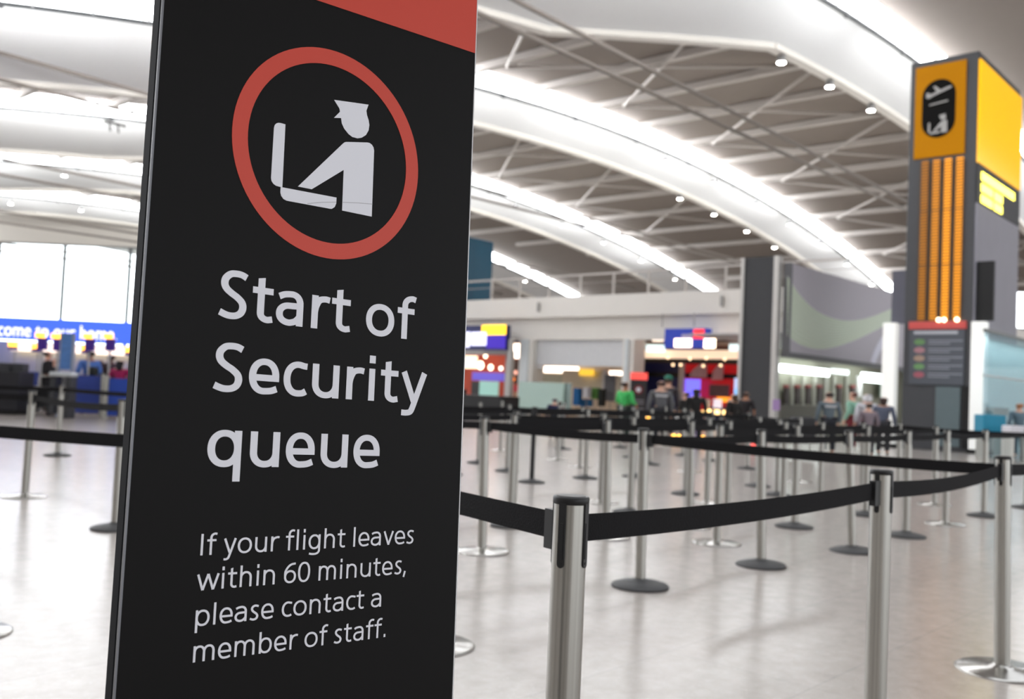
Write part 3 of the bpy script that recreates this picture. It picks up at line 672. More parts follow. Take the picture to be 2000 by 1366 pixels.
# right unit: navy and red
s3 = shop(18.96, 24.9, 11, mat('unit_dark', (30, 26, 32), .5), mat('brown_ceiling', (120, 98, 78), .5), 'dark unit with navy and red panels under the hanging blue sign')
back(s3, 1228, 1500, 44.5, mat('unit_dark', (30, 26, 32), .5)); fit(s3, 'navy_panel', 1236, 706, 1329, 806, 42.5, NAVY); fit(s3, 'red_panel', 1334, 712, 1468, 806, 42.5, RED)
fit(s3, 'black_band', 1236, 729, 1468, 738, 42.2, BLACKP); fit(s3, 'silver_post', 1325, 708, 1335, 790, 42.0, MATS['pale_post'])
bwm = mat('banner_white', (225, 190, 200), .5, vary=.25, scale=3)
def quad(par, name, pts, v, m, th=.06):
    v0, u0, z0 = vuz(par.location); Q = [vuz(at_v(x, y, v)) for x, y in pts]
    return MB().prism([(q[1] - u0, q[2] - z0) for q in Q], v - v0, v - v0 + th, lambda x, y, d: Vector((d, x, y))).build(name, m, par)
quad(s3, 'white_banner', ((1346, 737), (1352, 724), (1368, 711), (1380, 711), (1380, 738)), 42, bwm); quad(s3, 'white_banner', ((1390, 742), (1392, 726), (1403, 712), (1413, 712), (1411, 742)), 42, bwm)
fit(s3, 'violet_screen', 1338, 741, 1366, 778, 42, glow('violet_screen', (100, 96, 235), 1.0)); fit(s3, 'pale_screen', 1434, 739, 1463, 768, 42, glow('pale_screen', (170, 190, 230), .7))
fit(s3, 'cyan_screen', 1434, 760, 1446, 782, 41.8, glow('cyan_screen', (110, 180, 235), .8)); fit(s3, 'grey_plaque', 1385, 752, 1423, 775, 42, mat('plaque_grey', (120, 96, 104), .5, vary=.3, scale=4))
fit(s3, 'red_lit_frame', 1446, 756, 1476, 790, 40.5, glow('red_lit', (255, 60, 50), 1.4)); fit(s3, 'white_lit_face', 1458, 762, 1477, 787, 40.3, glow('white_lit', (255, 240, 230), 5.0)); fit(s3, 'red_column', 1465, 787, 1474, 812, 40.2, glow('red_col', (230, 50, 60), .6))
fit(s3, 'cream_bulkhead', 1254, 684, 1469, 701, 39.5, glow('cream_bulk_glow', (236, 206, 176), .6)); fit(s3, 'brown_bulkhead', 1231, 662, 1256, 703, 37.4, MATS['dark_brown']); fit(s3, 'dark_bulkhead', 1258, 700, 1468, 710, 40.5, mat('bulk_black', (40, 32, 26), .5))  # cream bulkhead is no lamp; a faint glow makes it look lit
fit(s3, 'lit_window', 1238, 667, 1258, 681, 37.2, glow('cool_window', (214, 232, 232), .9)); fit(s3, 'lit_window', 1262, 674, 1297, 688, 39, MATS['cool_window']); fit(s3, 'lit_window', 1424, 668, 1463, 686, 38.5, MATS['cool_window'])
fit(s3, 'ceiling_light', 1274, 658, 1294, 666, 36.9, WARMW); fit(s3, 'ceiling_light', 1433, 659, 1454, 666, 36.9, WARMW)
for x, y in ((1305, 699), (1348, 701), (1380, 700), (1416, 702), (1315, 713), (1330, 713), (1374, 715), (1408, 714), (1444, 714)): fitdisc(s3, 'downlight', x, y, 2.6, 39.3 if y < 705 else 41.5, glow('downlight', (255, 214, 170), 1.5))
P_ = at_v(1398, 812, 40.5)
cn = root('shop_counter', (P_.x, P_.y, 0), A48, 'counter with a row of small amber lights inside the red shop', 'counter')
fit(cn, 'body', 1368, 809, 1432, 860, 40.5, NAVY, .6); fit(cn, 'navy_box', 1385, 795, 1412, 801, 40.6, NAVY, .4)
CL = glow('counter_light', (255, 205, 130), 2.4)
fit(cn, 'light_strip', 1380, 801, 1414, 809, 40.35, CL); fitdisc(cn, 'lamp', 1373, 807, 5, 40.35, CL)
fit(cn, 'white_lamp', 1393, 780, 1408, 797, 40.4, mat('lampshade_white', (220, 215, 220), .5, emit=(230, 220, 230), est=.5)); fit(cn, 'orange_sign', 1400, 776, 1426, 786, 40.8, glow('orange_sign', (240, 140, 30), .8))
for x in (1378, 1421): fit(cn, 'pale_item', x, 780, x + 8, 800, 40.6, MATS['pale_post'])
# small amber lights standing low in the unit
for i, (x, y) in enumerate(((1267, 816), (1275, 817), (1274, 849), (1316, 853), (1327, 854), (1373, 858), (1388, 860), (1412, 862), (1471, 866))):
    P_ = at_d(x, y, 26.5 if y > 830 else 27)
    lr = root('floor_lantern', (P_.x, P_.y, 0), 0, 'tiny %s light glimmering behind the belts in front of the shops' % ('red' if i == 8 else 'amber'), 'lantern', 'amber lights behind the belts' if i < 8 else None)
    MB().bar((0, 0, 0), (0, 0, max(.05, P_.z - .06)), .02).build('stem', BLACKP, lr)
    MB().lathe([(.03, -.06), (.065, -.03), (.065, .03), (.03, .06)], 10, c=(0, 0, max(.1, P_.z))).build('lamp', glow('tiny_red', (255, 60, 50), 5) if i == 8 else AMB, lr)
# hanging blue sign
hs = hroot('hanging_sign', 35.2, 22.15, 3.42, 'blue hanging sign with a red square and white lit boxes above the dark shop', 'sign')
fit(hs, 'sign_box', 1298, 642, 1384, 680, 35.2, glow('sign_blue', (28, 50, 150), .35), .25)
fit(hs, 'red_square', 1354, 643, 1375, 662, 35.17, glow('sign_redsq', (235, 50, 60), .8), .03); fit(hs, 'red_inner', 1359, 647, 1371, 658, 35.15, glow('sign_redin', (225, 20, 30), .8), .02)
fit(hs, 'lit_box', 1317, 662, 1350, 678, 35.16, WARM, .04); fit(hs, 'lit_box', 1375, 662, 1396, 680, 35.14, WARM, .06)
fit(hs, 'lettering', 1331, 653, 1352, 660, 35.17, mat('pale_blur', (200, 190, 220), .5), .03)
for q in (-.8, .8): MB().bar((.1, q, .85), (.1, q, 1.44), .02).build('hanger', STEEL, hs)
sc_ = hroot('flight_screens', 35.0, 32.4, 2.85, 'blue screen bank with an amber lit header beside the big sign', 'screen')
fit(sc_, 'cabinet', 880, 636, 989, 684, 35.0, NAVY, .3); fit(sc_, 'amber_header', 941, 635, 987, 654, 34.95, glow('amber_header', (255, 190, 30), 1.5), .04)
fit(sc_, 'blue_screen', 950, 655, 987, 681, 34.96, glow('blue_screen', (44, 14, 140), .8), .03); fit(sc_, 'white_screen', 920, 649, 949, 675, 34.95, glow('lilac_screen', (215, 215, 245), 1.0), .04); fit(sc_, 'white_screen', 880, 649, 917, 678, 34.95, MATS['lilac_screen'], .04)
MB().box((.1, -.72, -2.85), (.3, -.55, .9)).build('support_column', MATS['light_column'], sc_)
bc = hroot('black_counter', 29.0, 27.8, 0, 'long black counter behind the belts at the right edge of the big sign', 'counter')
MB().box((-.6, -1.7, 0), (.6, 5.0, .93)).build('body', BLACKP, bc, .02)
for q in (1.0, 2.6, 3.6): MB().box((-.3, q, .93), (.2, q + .5, 1.15)).build('equipment', mat('dark_equipment', (30, 34, 40), .5), bc, .02)

# security portal: lightweight "start here" stand by the shops (red topped)
rs = root('small_queue_sign', gl(at_d(1247, 760, 31.5)), PI / 2 - .1, 'small distant black sign with a red header standing beside the person in green', 'sign')
P_ = rs.location; D_ = P_.y
zt = at_d(1246, 728, D_).z; zm = at_d(1246, 742, D_).z
MB().box((-.04, -.27, .02), (.04, .27, zm)).build('panel', mat('small_sign_black', (40, 34, 36), .5), rs)
MB().box((-.045, -.28, zm), (.045, .28, zt)).build('red_header', glow('small_red', (235, 80, 72), .5), rs)
MB().lathe([(.15, 0), (.15, .01)], 20, M=Matrix.Translation((-.045, 0, zm - .33)) @ Matrix.Rotation(-PI / 2, 4, 'Y')).build('red_ring', mat('dull_red', (120, 40, 46)), rs)
MB().lathe([(.08, 0), (.08, .012)], 16, M=Matrix.Translation((-.052, 0, zm - .33)) @ Matrix.Rotation(-PI / 2, 4, 'Y')).build('pictogram', WHITEV, rs)
for q in (.66, .76, .93, 1.03): MB().box((-.046, -.2, zm - q - .05), (-.04, .18, zm - q)).build('text_row', mat('dim_text', (120, 118, 124)), rs)
MB().box((-.2, -.3, 0), (.2, .3, .02)).build('base_plate', BLACKP, rs)

# ================================================================== 5. DARK PILLAR, WAVE PANEL, SECURITY ENTRANCE
pl = hroot('dark_pillar', 28.7, 14.35, 0, 'tall dark grey pillar with pale metal edges left of the wave panel', 'pillar')
MB().box((-.2, -.05, 0), (.02, 1.02, 5.95)).build('core', DKGREY, pl)
[MB().box((-.26, a, 0), (.02, b, 5.95)).build('metal_edge', mat('pale_metal_edge', (205, 202, 198), .35, metal=.3), pl) for a, b in ((-.22, -.05), (1.02, 1.13))]
wp = hroot('wave_panel', 29.0, 13.9, 2.83, 'large grey-lilac wall panel printed with a pale green wave of fine lines', 'wall panel')
MB().box((-.15, 0, 0), (10.6, .2, 2.92)).build('panel', mat('lilac_grey', (200, 194, 203), .5, vary=.03), wp)
MB().box((-.2, -.05, -.16), (10.6, .25, 0)).build('lower_trim', mat('trim_grey', (112, 112, 116), .5), wp)
MB().box((-.24, -.06, 0), (-.15, .2, 2.92)).build('side_trim', mat('trim_grey', (112, 112, 116), .5), wp)
def wpt(x, y):
    v, u, z = vuz(at_u(x, y, 13.9)); return (v - 29.0, z - 2.83)
up = [(1537, 540), (1560, 575), (1590, 605), (1625, 622), (1660, 627), (1700, 620), (1742, 603)]
dn = [(1537, 655), (1560, 672), (1590, 681), (1620, 680), (1660, 668), (1700, 650), (1742, 628)]
A_ = [wpt(*p) for p in up]; B_ = [wpt(*p) for p in dn]
UA, UB = cat(A_, 6), cat(B_, 6)
fnw = lambda x, y, d: Vector((x, -d, y))
MB().add([fnw(*p, .01) for p in UA] + [fnw(*p, .01) for p in UB], [(k, k + 1, len(UA) + k + 1, len(UA) + k) for k in range(len(UA) - 1)]).build('green_wave', mat('wave_green', (216, 228, 204), .5, vary=.03), wp)
wl = MB()
for j in range(11):
    t = j / 10; wl.ribbon([(a[0] * (1 - t) + b[0] * t, a[1] * (1 - t) + b[1] * t) for a, b in zip(UA, UB)], lambda a, b: .022, fnw, .01, .016)
wl.build('wave_lines', mat('wave_line', (240, 246, 234), .5), wp)
arcp = cat([wpt(*p) for p in ((1703, 712), (1712, 688), (1726, 664), (1745, 645))], 6)
MB().ribbon(arcp, lambda a, b: .42, fnw, .008, .014).build('violet_arc', mat('violet_arc', (238, 236, 255), .5), wp)
# security room behind, seen under the wave panel
se = hroot('security_hall', 29.0, 13.9, 0, 'brightly lit security entrance under the wave panel', 'security entrance')
def fitu(par, name, x0, y0, x1, y1, u, m, th=.1):
    xm, ym = (x0 + x1) / 2, (y0 + y1) / 2
    va, vb = vuz(at_u(x0, ym, u))[0], vuz(at_u(x1, ym, u))[0]
    za, zb = vuz(at_u(xm, y1, u))[2], vuz(at_u(xm, y0, u))[2]
    v0, u0, z0 = vuz(par.location)
    return MB().box((va - v0, u - u0, max(.01, za) - z0), (vb - v0, u - u0 + th, zb - z0)).build(name, m, par)
MB().box((6.3, 3.9, 0), (22, 4.05, 3.4)).build('back_panel', mat('sage_wall', (150, 146, 130), .6, vary=.06), se)
MB().box((.3, .25, 3.44), (22, 4.0, 3.5)).build('ceiling_panel', mat('sec_ceiling', (190, 192, 192), .5), se)
MB().box((21.9, .2, 0), (22, 4.0, 3.4)).build('end_panel', mat('pale_mint', (190, 212, 198), .6), se)
COOL = glow('cool_tube', (240, 255, 252), 4)
fitu(se, 'light_panel', 1524, 717, 1620, 731, 17.2, COOL); fitu(se, 'light_panel', 1626, 722, 1658, 731, 17.3, glow('cool_tube_dim', (225, 235, 235), 1.1)); fitu(se, 'light_panel', 1686, 731, 1742, 748, 16.4, COOL)
DP = mat('poster_dark', (70, 58, 56), .6, vary=.3); PH = mat('poster_header', (150, 70, 66), .6); PS = mat('pale_sage', (178, 174, 162), .5)
for x in (1538, 1560, 1581, 1603, 1641, 1668):
    fitu(se, 'dark_poster', x - 4, 757, x + 4, 790, 17.6, DP); fitu(se, 'poster_header', x - 4, 752, x + 4, 758, 17.55, PH)
for x in (1549, 1571, 1592, 1614, 1630, 1655): fitu(se, 'pale_post', x - 3, 735, x + 3, 800, 17.7, PS)
fitu(se, 'grey_counter', 1524, 792, 1600, 830, 17.0, mat('sec_counter', (120, 116, 106), .6)); fitu(se, 'white_column', 1676, 735, 1684, 775, 17.0, MATS['pale_post']); fitu(se, 'mint_panel', 1722, 750, 1742, 776, 17.4, MATS['pale_mint'])

# ================================================================== 6. TALL YELLOW SIGN TOWER
YEL = mat('sign_yellow', (200, 132, 0), .6, spec=.1, vary=.02, emit=(214, 148, 8), est=.02)
YELR = mat('sign_yellow_glare', (248, 178, 20), .12, vary=.05, emit=(255, 185, 20), est=.4)  # same sign yellow, glossy, with glare put in as paler colour and glow
TWM = mat('tower_dark', (72, 73, 77), .5, vary=.05)
tw = hroot('sign_tower', 28.65, 8.25, 0, 'tall dark signpost tower with yellow head, amber slatted strips and a red-topped notice', 'sign tower')
MB().box((0, 0, 0), (4.4, 1.92, 11.55)).build('body', TWM, tw, .03)
MB().box((-.05, .33, 8.6), (0, 1.75, 11.35)).build('yellow_face', YEL, tw)
SC_ = lambda x, y, d: Vector((-.05 - d, x, y))
cx_, czl, czh = 1.07, 9.75, 10.55; rr = .47
pts = [(cx_ + rr * math.cos(t), czh + rr * math.sin(t)) for t in [PI * k / 12 for k in range(13)]] + [(cx_ + rr * math.cos(t), czl + rr * math.sin(t)) for t in [PI + PI * k / 12 for k in range(13)]]
MB().prism([(x, y - .12) for x, y in pts], 0, .012, SC_).build('black_oval', mat('oval_black', (12, 11, 10), .6, spec=.1), tw)
pc = MB()
for k, v in SECB.items(): pc.prism([(cx_ - .02 - x * .5, 9.55 + y * .5) for x, y in v], .012, .02, SC_)
plane = [(-.36, -.03), (-.28, -.06), (-.1, .02), (.33, .16), (.37, .2), (.33, .23), (.2, .2), (.05, .15), (-.1, .29), (-.17, .28), (-.06, .12), (-.22, .06), (-.3, .12), (-.36, .11)]
pc.prism([(cx_ - x, 10.42 + y) for x, y in plane], .012, .02, SC_)
pc.prism([(cx_ - .26, 10.20), (cx_ + .26, 10.14), (cx_ + .26, 10.18), (cx_ - .26, 10.24)], .012, .018, SC_)
pc.build('pictograms', mat('picto_grey_white', (176, 174, 172), .5), tw)
for k in range(4):
    u_ = 1.42 - .325 * k
    est = (.3, .6, .95, .8)[k]
    for z0, z1 in ((3.78, 5.38), (5.44, 6.98), (7.04, 8.5)):
        MB().box((-.04, u_ - .095, z0), (-.02, u_ + .095, z1)).build('amber_strip', glow('amber_strip_%d' % k, (255, 160, 12), est, (90, 50, 10)), tw)
sl_ = MB()
for k in range(53):
    z = 3.8 + .0885 * k
    sl_.box((-.058, .3, z), (-.042, 1.56, z + .04))
s_ = sl_.build('louvre_slats', mat('slat_brown', (84, 60, 30), .5), tw)
MB().box((-.08, .16, 3.52), (0, 1.75, 3.74)).build('red_header', mat('soft_red', (214, 88, 84), .5), tw)
MB().box((-.07, .2, 1.9), (0, 1.72, 3.5)).build('notice_panel', mat('notice_grey', (86, 90, 98), .5), tw)
MB().box((-.075, .38, 3.37), (-.07, 1.6, 3.46)).build('notice_heading', mat('notice_text', (190, 192, 200), .5), tw)
for k in range(5):
    z = 3.14 - .24 * k
    MB().lathe([(.16, 0), (.16, .006)], 12, M=Matrix.Translation((-.07, 1.43, z)) @ Matrix.Rotation(-PI / 2, 4, 'Y') @ Matrix.Diagonal((.55, 1, 1, 1))).build('notice_icon', mat('icon_%d' % k, ((110, 150, 96), (180, 130, 136), (178, 150, 130), (116, 160, 104), (176, 96, 108))[k], .5), tw)
    for j, ln in enumerate((.95, .6)): MB().box((-.075, 1.18 - ln, z + .02 - .085 * j), (-.07, 1.18, z + .055 - .085 * j)).build('notice_text_row', mat('notice_text2', (150, 152, 162), .5), tw)
MB().box((-.06, .28, .15), (0, .95, 1.85)).build('glass_door', mat('door_glass', (104, 118, 122), .3), tw)
MB().box((-.08, .02, .1), (0, .2, 1.88)).build('black_side_strip', BLACKP, tw)
for u_, in ((0.4,), (.75,), (.9,)): MB().lathe([(.06, 0), (.06, .03)], 12, M=Matrix.Translation((-.09, u_, 3.78)) @ Matrix.Rotation(-PI / 2, 4, 'Y')).build('lit_bulb', glow('bulb', (255, 225, 180), 4), tw)
# right-hand face (towards the right of the picture)
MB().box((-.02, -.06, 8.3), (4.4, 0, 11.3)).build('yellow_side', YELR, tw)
MB().box((-.02, -.05, 7.15), (4.4, 0, 8.28)).build('led_band', mat('led_black', (52, 52, 54), .5), tw)
LED = glow('led_yellow', (255, 240, 90), 2.6)
for z0, z1, a, b in ((7.85, 8.08, .3, 3.7), (7.52, 7.74, .3, 1.4), (7.5, 7.74, 1.6, 2.4), (7.2, 7.42, .3, 1.4), (7.2, 7.42, 1.6, 2.4)):
    mb = MB(); x = a
    while x < b: mb.box((x, -.07, z0), (min(x + .26, b), -.05, z1)); x += .32
    mb.build('led_row', LED, tw)
MB().box((-.02, -.04, 2.0), (4.4, 0, 7.13)).build('lilac_side', mat('lilac_metal', (140, 138, 148), .3, metal=.2, vary=.12, scale=1.2), tw)
MB().box((.1, -.5, 3.75), (.22, -.04, 5.45)).build('side_screen', BLACKP, tw)
MB().box((.05, 1.92, 3.7), (.2, 2.32, 5.3)).build('side_screen', mat('screen_back', (92, 92, 104), .4), tw)
for u_, nm in ((2.05, 'left'), (-.42, 'right')):
    lc = hroot('light_column', 28.5, 8.25 + u_, 0, 'white glowing column on the %s side of the sign tower' % nm, 'light column')
    MB().box((-.15, 0, .1), (.15, .38, 3.7)).build('diffuser', mat('diffuser_white', (235, 236, 234), .4, emit=(255, 252, 246), est=.22), lc, .02)
    MB().box((-.2, -.04, 0), (.2, .42, .12)).build('foot', BLACKP, lc)
la = bpy.data.lights.new('booth_fill_light', 'AREA'); la.shape = 'RECTANGLE'; la.size = 11; la.size_y = .4; la.energy = 42; la.color = (.93, 1, 1)  # added lamp that brightens the mint panel behind the glass
lo = bpy.data.objects.new('booth_fill_light', la); C.objects.link(lo); lo.location = H(33, 7.6, 3.28); lo.rotation_euler = (0, 0, A48)
gs = hroot('glass_partition', 30.2, 7.15, 0, 'pale blue-green glass partition right of the sign tower', 'glass partition')
GLA = glass_mat('aqua_glass', (226, 240, 245), .1, .05, 1.15)
MB().prism([(-4.3, 0), (11, 0), (11, 3.22), (-4.3, 3.22)], 0, .03, lambda x, y, d: Vector((x, d, y))).build('pane', GLA, gs)
MB().box((-4.3, -.03, 3.22), (11, .06, 3.3)).build('top_rail', mat('rail_dark', (110, 112, 110), .4), gs)
MB().box((-4.3, -.03, 2.08), (11, .06, 2.13)).build('mid_rail', mat('rail_pale', (180, 186, 186), .4), gs)
bk_ = hroot('backdrop_partition', 29.0, 8.03, 0, 'pale mint wall panel behind the glass right of the tower', 'wall panel')
MB().box((-.15, 0, 0), (11, .08, 3.3)).build('panel', mat('mint_panel', (214, 232, 230), .6), bk_)
for i, (x0_, y0_, x1_, y1_, D_, c_, nm, lb) in enumerate(((1920, 812, 1966, 845, 24, (0, 128, 160), 'equipment_case', 'turquoise equipment case behind the glass'), (1942, 797, 1972, 812, 26, (70, 110, 110), 'dark_case', 'low dark teal case behind the turquoise one'), (1976, 834, 2020, 850, 23, (210, 208, 214), 'white_tray', 'white tray top at the right picture edge'))):
    a = at_d(x0_, y1_, D_); b = at_d(x1_, y0_, D_)
    r_ = root(nm, (a.x, D_, 0), 0, lb, 'case')
    MB().box((0, 0, a.z), (b.x - a.x, .5, b.z)).build('body', mat(nm + '_m', c_, .5, vary=.2), r_, .03)
    [MB().box((q, .05, 0), (q + .05, .45, a.z)).build('leg_frame', STEEL, r_) for q in (.04, b.x - a.x - .09)]
lt = root('bright_window', at_d(1988, 640, 36), 0, 'bright white window at the right picture edge, made as a glowing panel', 'screen')
MB().box((0, 0, 0), (1.1, .1, 1.35)).build('lit_face', glow('white_screen', (245, 250, 255), 2.5), lt)  # glowing panel standing in for a white window
MB().box((-.04, .1, -.04), (1.14, .16, 1.39)).build('casing', DKGREY, lt)
MB().bar((.5, .13, -lt.location.z), (.5, .13, 0), .05).build('support', STEEL, lt)

# ================================================================== 7. CHECK-IN AREA AT LEFT
SB = glow('welcome_blue', (58, 92, 235), .9, (30, 50, 160))
D0 = 29.
a = at_d(0, 618, D0); ax = at_d(0, 662, D0); b = at_d(262, 632, D0)
zt_, zb_ = (a.z + b.z) / 2, at_d(130, 668, D0).z
ws = root('welcome_sign', (a.x - 7, D0, 0), 0, 'long bright blue band sign with white lettering above the check-in desks', 'sign')
MB().box((0, 0, zb_), (7 + b.x - a.x + 5.2, .15, zt_)).build('blue_band', SB, ws)
cxl = at_d(-3, 640, D0).x; cxr = at_d(229, 650, D0).x
I4 = Matrix.Identity(4); W_ = []
for t_ in ('welcome to our home.', 'come to our home.'):
    o_ = text_mesh(t_, .6, 'lettering', SB, None, I4); X_ = [v.co.x for v in o_.data.vertices]; W_.append(max(X_) - min(X_)); bpy.data.objects.remove(o_)
wf_ = (cxr - cxl) * W_[0] / W_[1]
Mt = Matrix.Translation((cxr - a.x + 7 - wf_, -.02, at_d(100, 660, D0).z)) @ Matrix.Rotation(PI / 2, 4, 'X')
text_mesh('welcome to our home.', .60, 'lettering', glow('letters_white', (250, 248, 255), .8), ws, Mt, wf_, .01, .0)
for q in (1, 6, 11): MB().box((q, .05, 0), (q + .15, .14, zb_)).build('support', DKGREY, ws)
# back counter zone under the band
zc = at_d(130, 690, D0 + 1).z
bk = root('check_in_wall', (a.x - 7, D0 + 1.2, 0), 0, 'pale back wall with a warm light strip under the blue band sign', 'wall panel')
MB().box((0, 0, .3), (15.5, .1, zb_ - .02)).build('panel', mat('checkin_grey', (196, 198, 196), .5, vary=.1, scale=3), bk)
MB().box((6.9, -.3, at_d(130, 690, D0 + 1).z), (15.0, -.1, at_d(130, 674, D0 + 1).z)).build('light_strip', glow('strip_cream', (255, 232, 205), .9), bk)
dk = root('check_in_desk', (a.x - 7, D0 - .6, 0), 0, 'grey check-in desk row half hidden by travellers', 'desk')
MB().box((0, 0, 0), (15.5, .5, 1.0)).build('body', mat('desk_grey', (120, 122, 126), .5, vary=.2), dk, .02)
MB().box((-.05, -.06, 1.0), (15.55, .55, 1.04)).build('worktop', DKGREY, dk)
# yellow-topped lane signs
for i, (x, y, D_, tall) in enumerate(((78, 655, 26, 1), (109, 657, 26, 1), (171, 657, 26, 1), (211, 657, 26, 1), (25, 673, 28, 0), (70, 677, 28, 0), (167, 680, 28, 0), (252, 684, 28, 0))):
    P_ = at_d(x, y, D_)
    r_ = root('lane_sign', (P_.x, D_, 0), 0, ('tall lane sign with amber lit top and dark purple screen, %s' % ('first from left', 'second from left', 'third from left', 'rightmost')[i]) if tall else ('small amber lit sign with purple screen in the row behind, %s' % ('first from left', 'second from left', 'third from left', 'by the big sign edge')[i - 4]), 'lane sign', 'amber topped lane signs')
    MB().box((-.11, -.05, P_.z - .07), (.11, .1, P_.z + .07)).build('amber_top', glow('amber_top', (255, 176, 60), 1.8), r_)
    MB().box((-.11 + .06 * tall, -.03, P_.z - (.4 if tall else .17)), (.11 + .08 * tall, .1, P_.z - .07)).build('purple_screen', glow('purple_scr', (60, 20, 130), .3, (30, 20, 50)), r_)
    MB().bar((.05, .06, 0), (.05, .06, P_.z - .2), .03).build('pole', mat('pole_grey', (170, 170, 170), .4), r_)
# blue barrier panels
for i, (xl_, xr_, yt, yb, D_) in enumerate(((39, 77, 727, 752, 27), (142, 198, 735, 806, 24.5), (209, 262, 741, 812, 24))):
    a1 = at_d(xl_, yb, D_); b1 = at_d(xr_, yt, D_)
    r_ = root('blue_barrier_panel', (a1.x, D_, 0), 0, 'blue queue barrier panel, %s' % ('small one at far left', 'the one behind the small distant post', 'the one touching the big sign edge')[i], 'barrier panel', 'blue barrier panels')
    MB().box((0, 0, max(.02, a1.z)), (b1.x - a1.x, .04, b1.z)).build('panel', mat('barrier_blue_%d' % (i == 2), ((58, 78, 160), (34, 74, 176))[i == 2], .5, vary=.08), r_)
    [MB().box((q, -.03, 0), (q + .08, .06, b1.z + .05)).build('frame_post', mat('pale_frame', (190, 190, 180), .4, metal=.3), r_) for q in (-.09, b1.x - a1.x + .01)]
# standing blue banner on a white counter
Pb = at_d(128, 722, 24.2); Pt = at_d(128, 651, 24.2)
r_ = root('pull_up_banner', (Pb.x, 24.2, 0), 0, 'tall blue pull-up banner standing on the white counter', 'banner')
MB().box((-.14, -.02, Pb.z), (.14, .02, Pt.z)).build('banner_face', mat('banner_blue', (88, 134, 200), .5, vary=.35, scale=4, stretch=(1, 1, 2.5)), r_)
MB().box((-.17, -.04, 0), (-.14, .04, Pt.z)).box((.14, -.04, 0), (.2, .04, Pt.z)).build('frame', mat('banner_frame', (150, 160, 180), .4), r_)
P_ = at_d(102, 728, 23.6)
r_ = root('white_counter', (P_.x, 23.6, 0), 0, 'small white counter with rounded top in front of the blue banner', 'counter')
MB().box((0, -.2, P_.z - .09), (.56, .25, P_.z + .02)).build('top', mat('counter_white', (205, 212, 214), .4), r_, .04)
MB().box((.03, -.15, .1), (.16, .2, P_.z - .09)).box((.42, -.15, 0), (.54, .2, P_.z - .09)).build('leg', mat('counter_side', (60, 62, 66), .5), r_)
# dark trolleys and counter at left
a1 = at_d(-30, 800, 24); b1 = at_d(37, 727, 24)
r_ = root('black_desk', (a1.x, 24, 0), 0, 'black block-like desk at the left picture edge', 'desk')
MB().box((0, 0, .1), (b1.x - a1.x, .8, b1.z)).build('body', mat('desk_black', (34, 35, 42), .5), r_, .02)
MB().box((.05, .05, 0), (b1.x - a1.x - .05, .75, .1)).build('plinth', BLACKP, r_)
for q in (.15, .5): MB().box((q, .2, b1.z), (q + .3, .5, b1.z + .22)).build('monitor', mat('monitor_grey', (60, 62, 66)), r_, .02)
for x, yb in ((86, 808), (112, 812)):
    P_ = at_z(x, yb, 0)
    r_ = root('luggage_trolley', (P_.x, P_.y, 0), .3, 'dark loaded luggage trolley %s' % ('left of the small distant post' if x < 100 else 'right behind the small distant post'), 'trolley')
    MB().box((-.26, -.3, .16), (.26, .3, .24)).build('platform', DKGREY, r_)
    MB().box((-.24, -.26, .25), (.22, .2, .72)).build('bag', mat('bag_black', (28, 28, 31), .7), r_, .05)
    MB().bar((-.24, .3, .2), (-.24, .38, 1.0), .015).bar((.24, .3, .2), (.24, .38, 1.0), .015).bar((-.24, .38, 1.0), (.24, .38, 1.0), .02).build('handle', STEEL, r_)
    for sx in (-.2, .2):
        for sy in (-.24, .24): MB().lathe([(.07, -.02), (.07, .02)], 12, M=Matrix.Translation((sx, sy, .075)) @ Matrix.Rotation(PI / 2, 4, 'Y')).build('wheel', BLACKP, r_)

# ================================================================== 8. PEOPLE
SKIN = {'l': (214, 170, 148), 'm': (170, 120, 92), 'd': (96, 66, 52)}
def skinned(name, chains, m, parent, lv=1):
    """chains: list of [(x,y,z,r), ...]; every chain starts at an existing vertex (by position) or anew"""
    vs = []; es = []; rad = []; idx = {}
    for ch in chains:
        prev = None
        for x, y, z, r in ch:
            key = (round(x, 4), round(y, 4), round(z, 4))
            if key not in idx: idx[key] = len(vs); vs.append((x, y, z)); rad.append(r)
            i = idx[key]
            if prev is not None and prev != i: es.append((prev, i))
            prev = i
    me = bpy.data.meshes.new(name); me.from_pydata(vs, es, []); me.materials.append(m)
    o = bpy.data.objects.new(name, me); C.objects.link(o); o.parent = parent
    o.modifiers.new('Skin', 'SKIN')
    me.skin_vertices.new() if hasattr(me.skin_vertices, 'new') and not me.skin_vertices else None
    if not me.skin_vertices:
        bm = bmesh.new(); bm.from_mesh(me); bm.verts.layers.skin.verify(); bm.to_mesh(me); bm.free()
    for k, sv in enumerate(me.skin_vertices[0].data):
        sv.radius = (rad[k], rad[k]); sv.use_root = (k == 0)
    s = o.modifiers.new('Sub', 'SUBSURF'); s.levels = lv; s.render_levels = lv
    o.modifiers['Skin'].use_smooth_shade = True
    return o
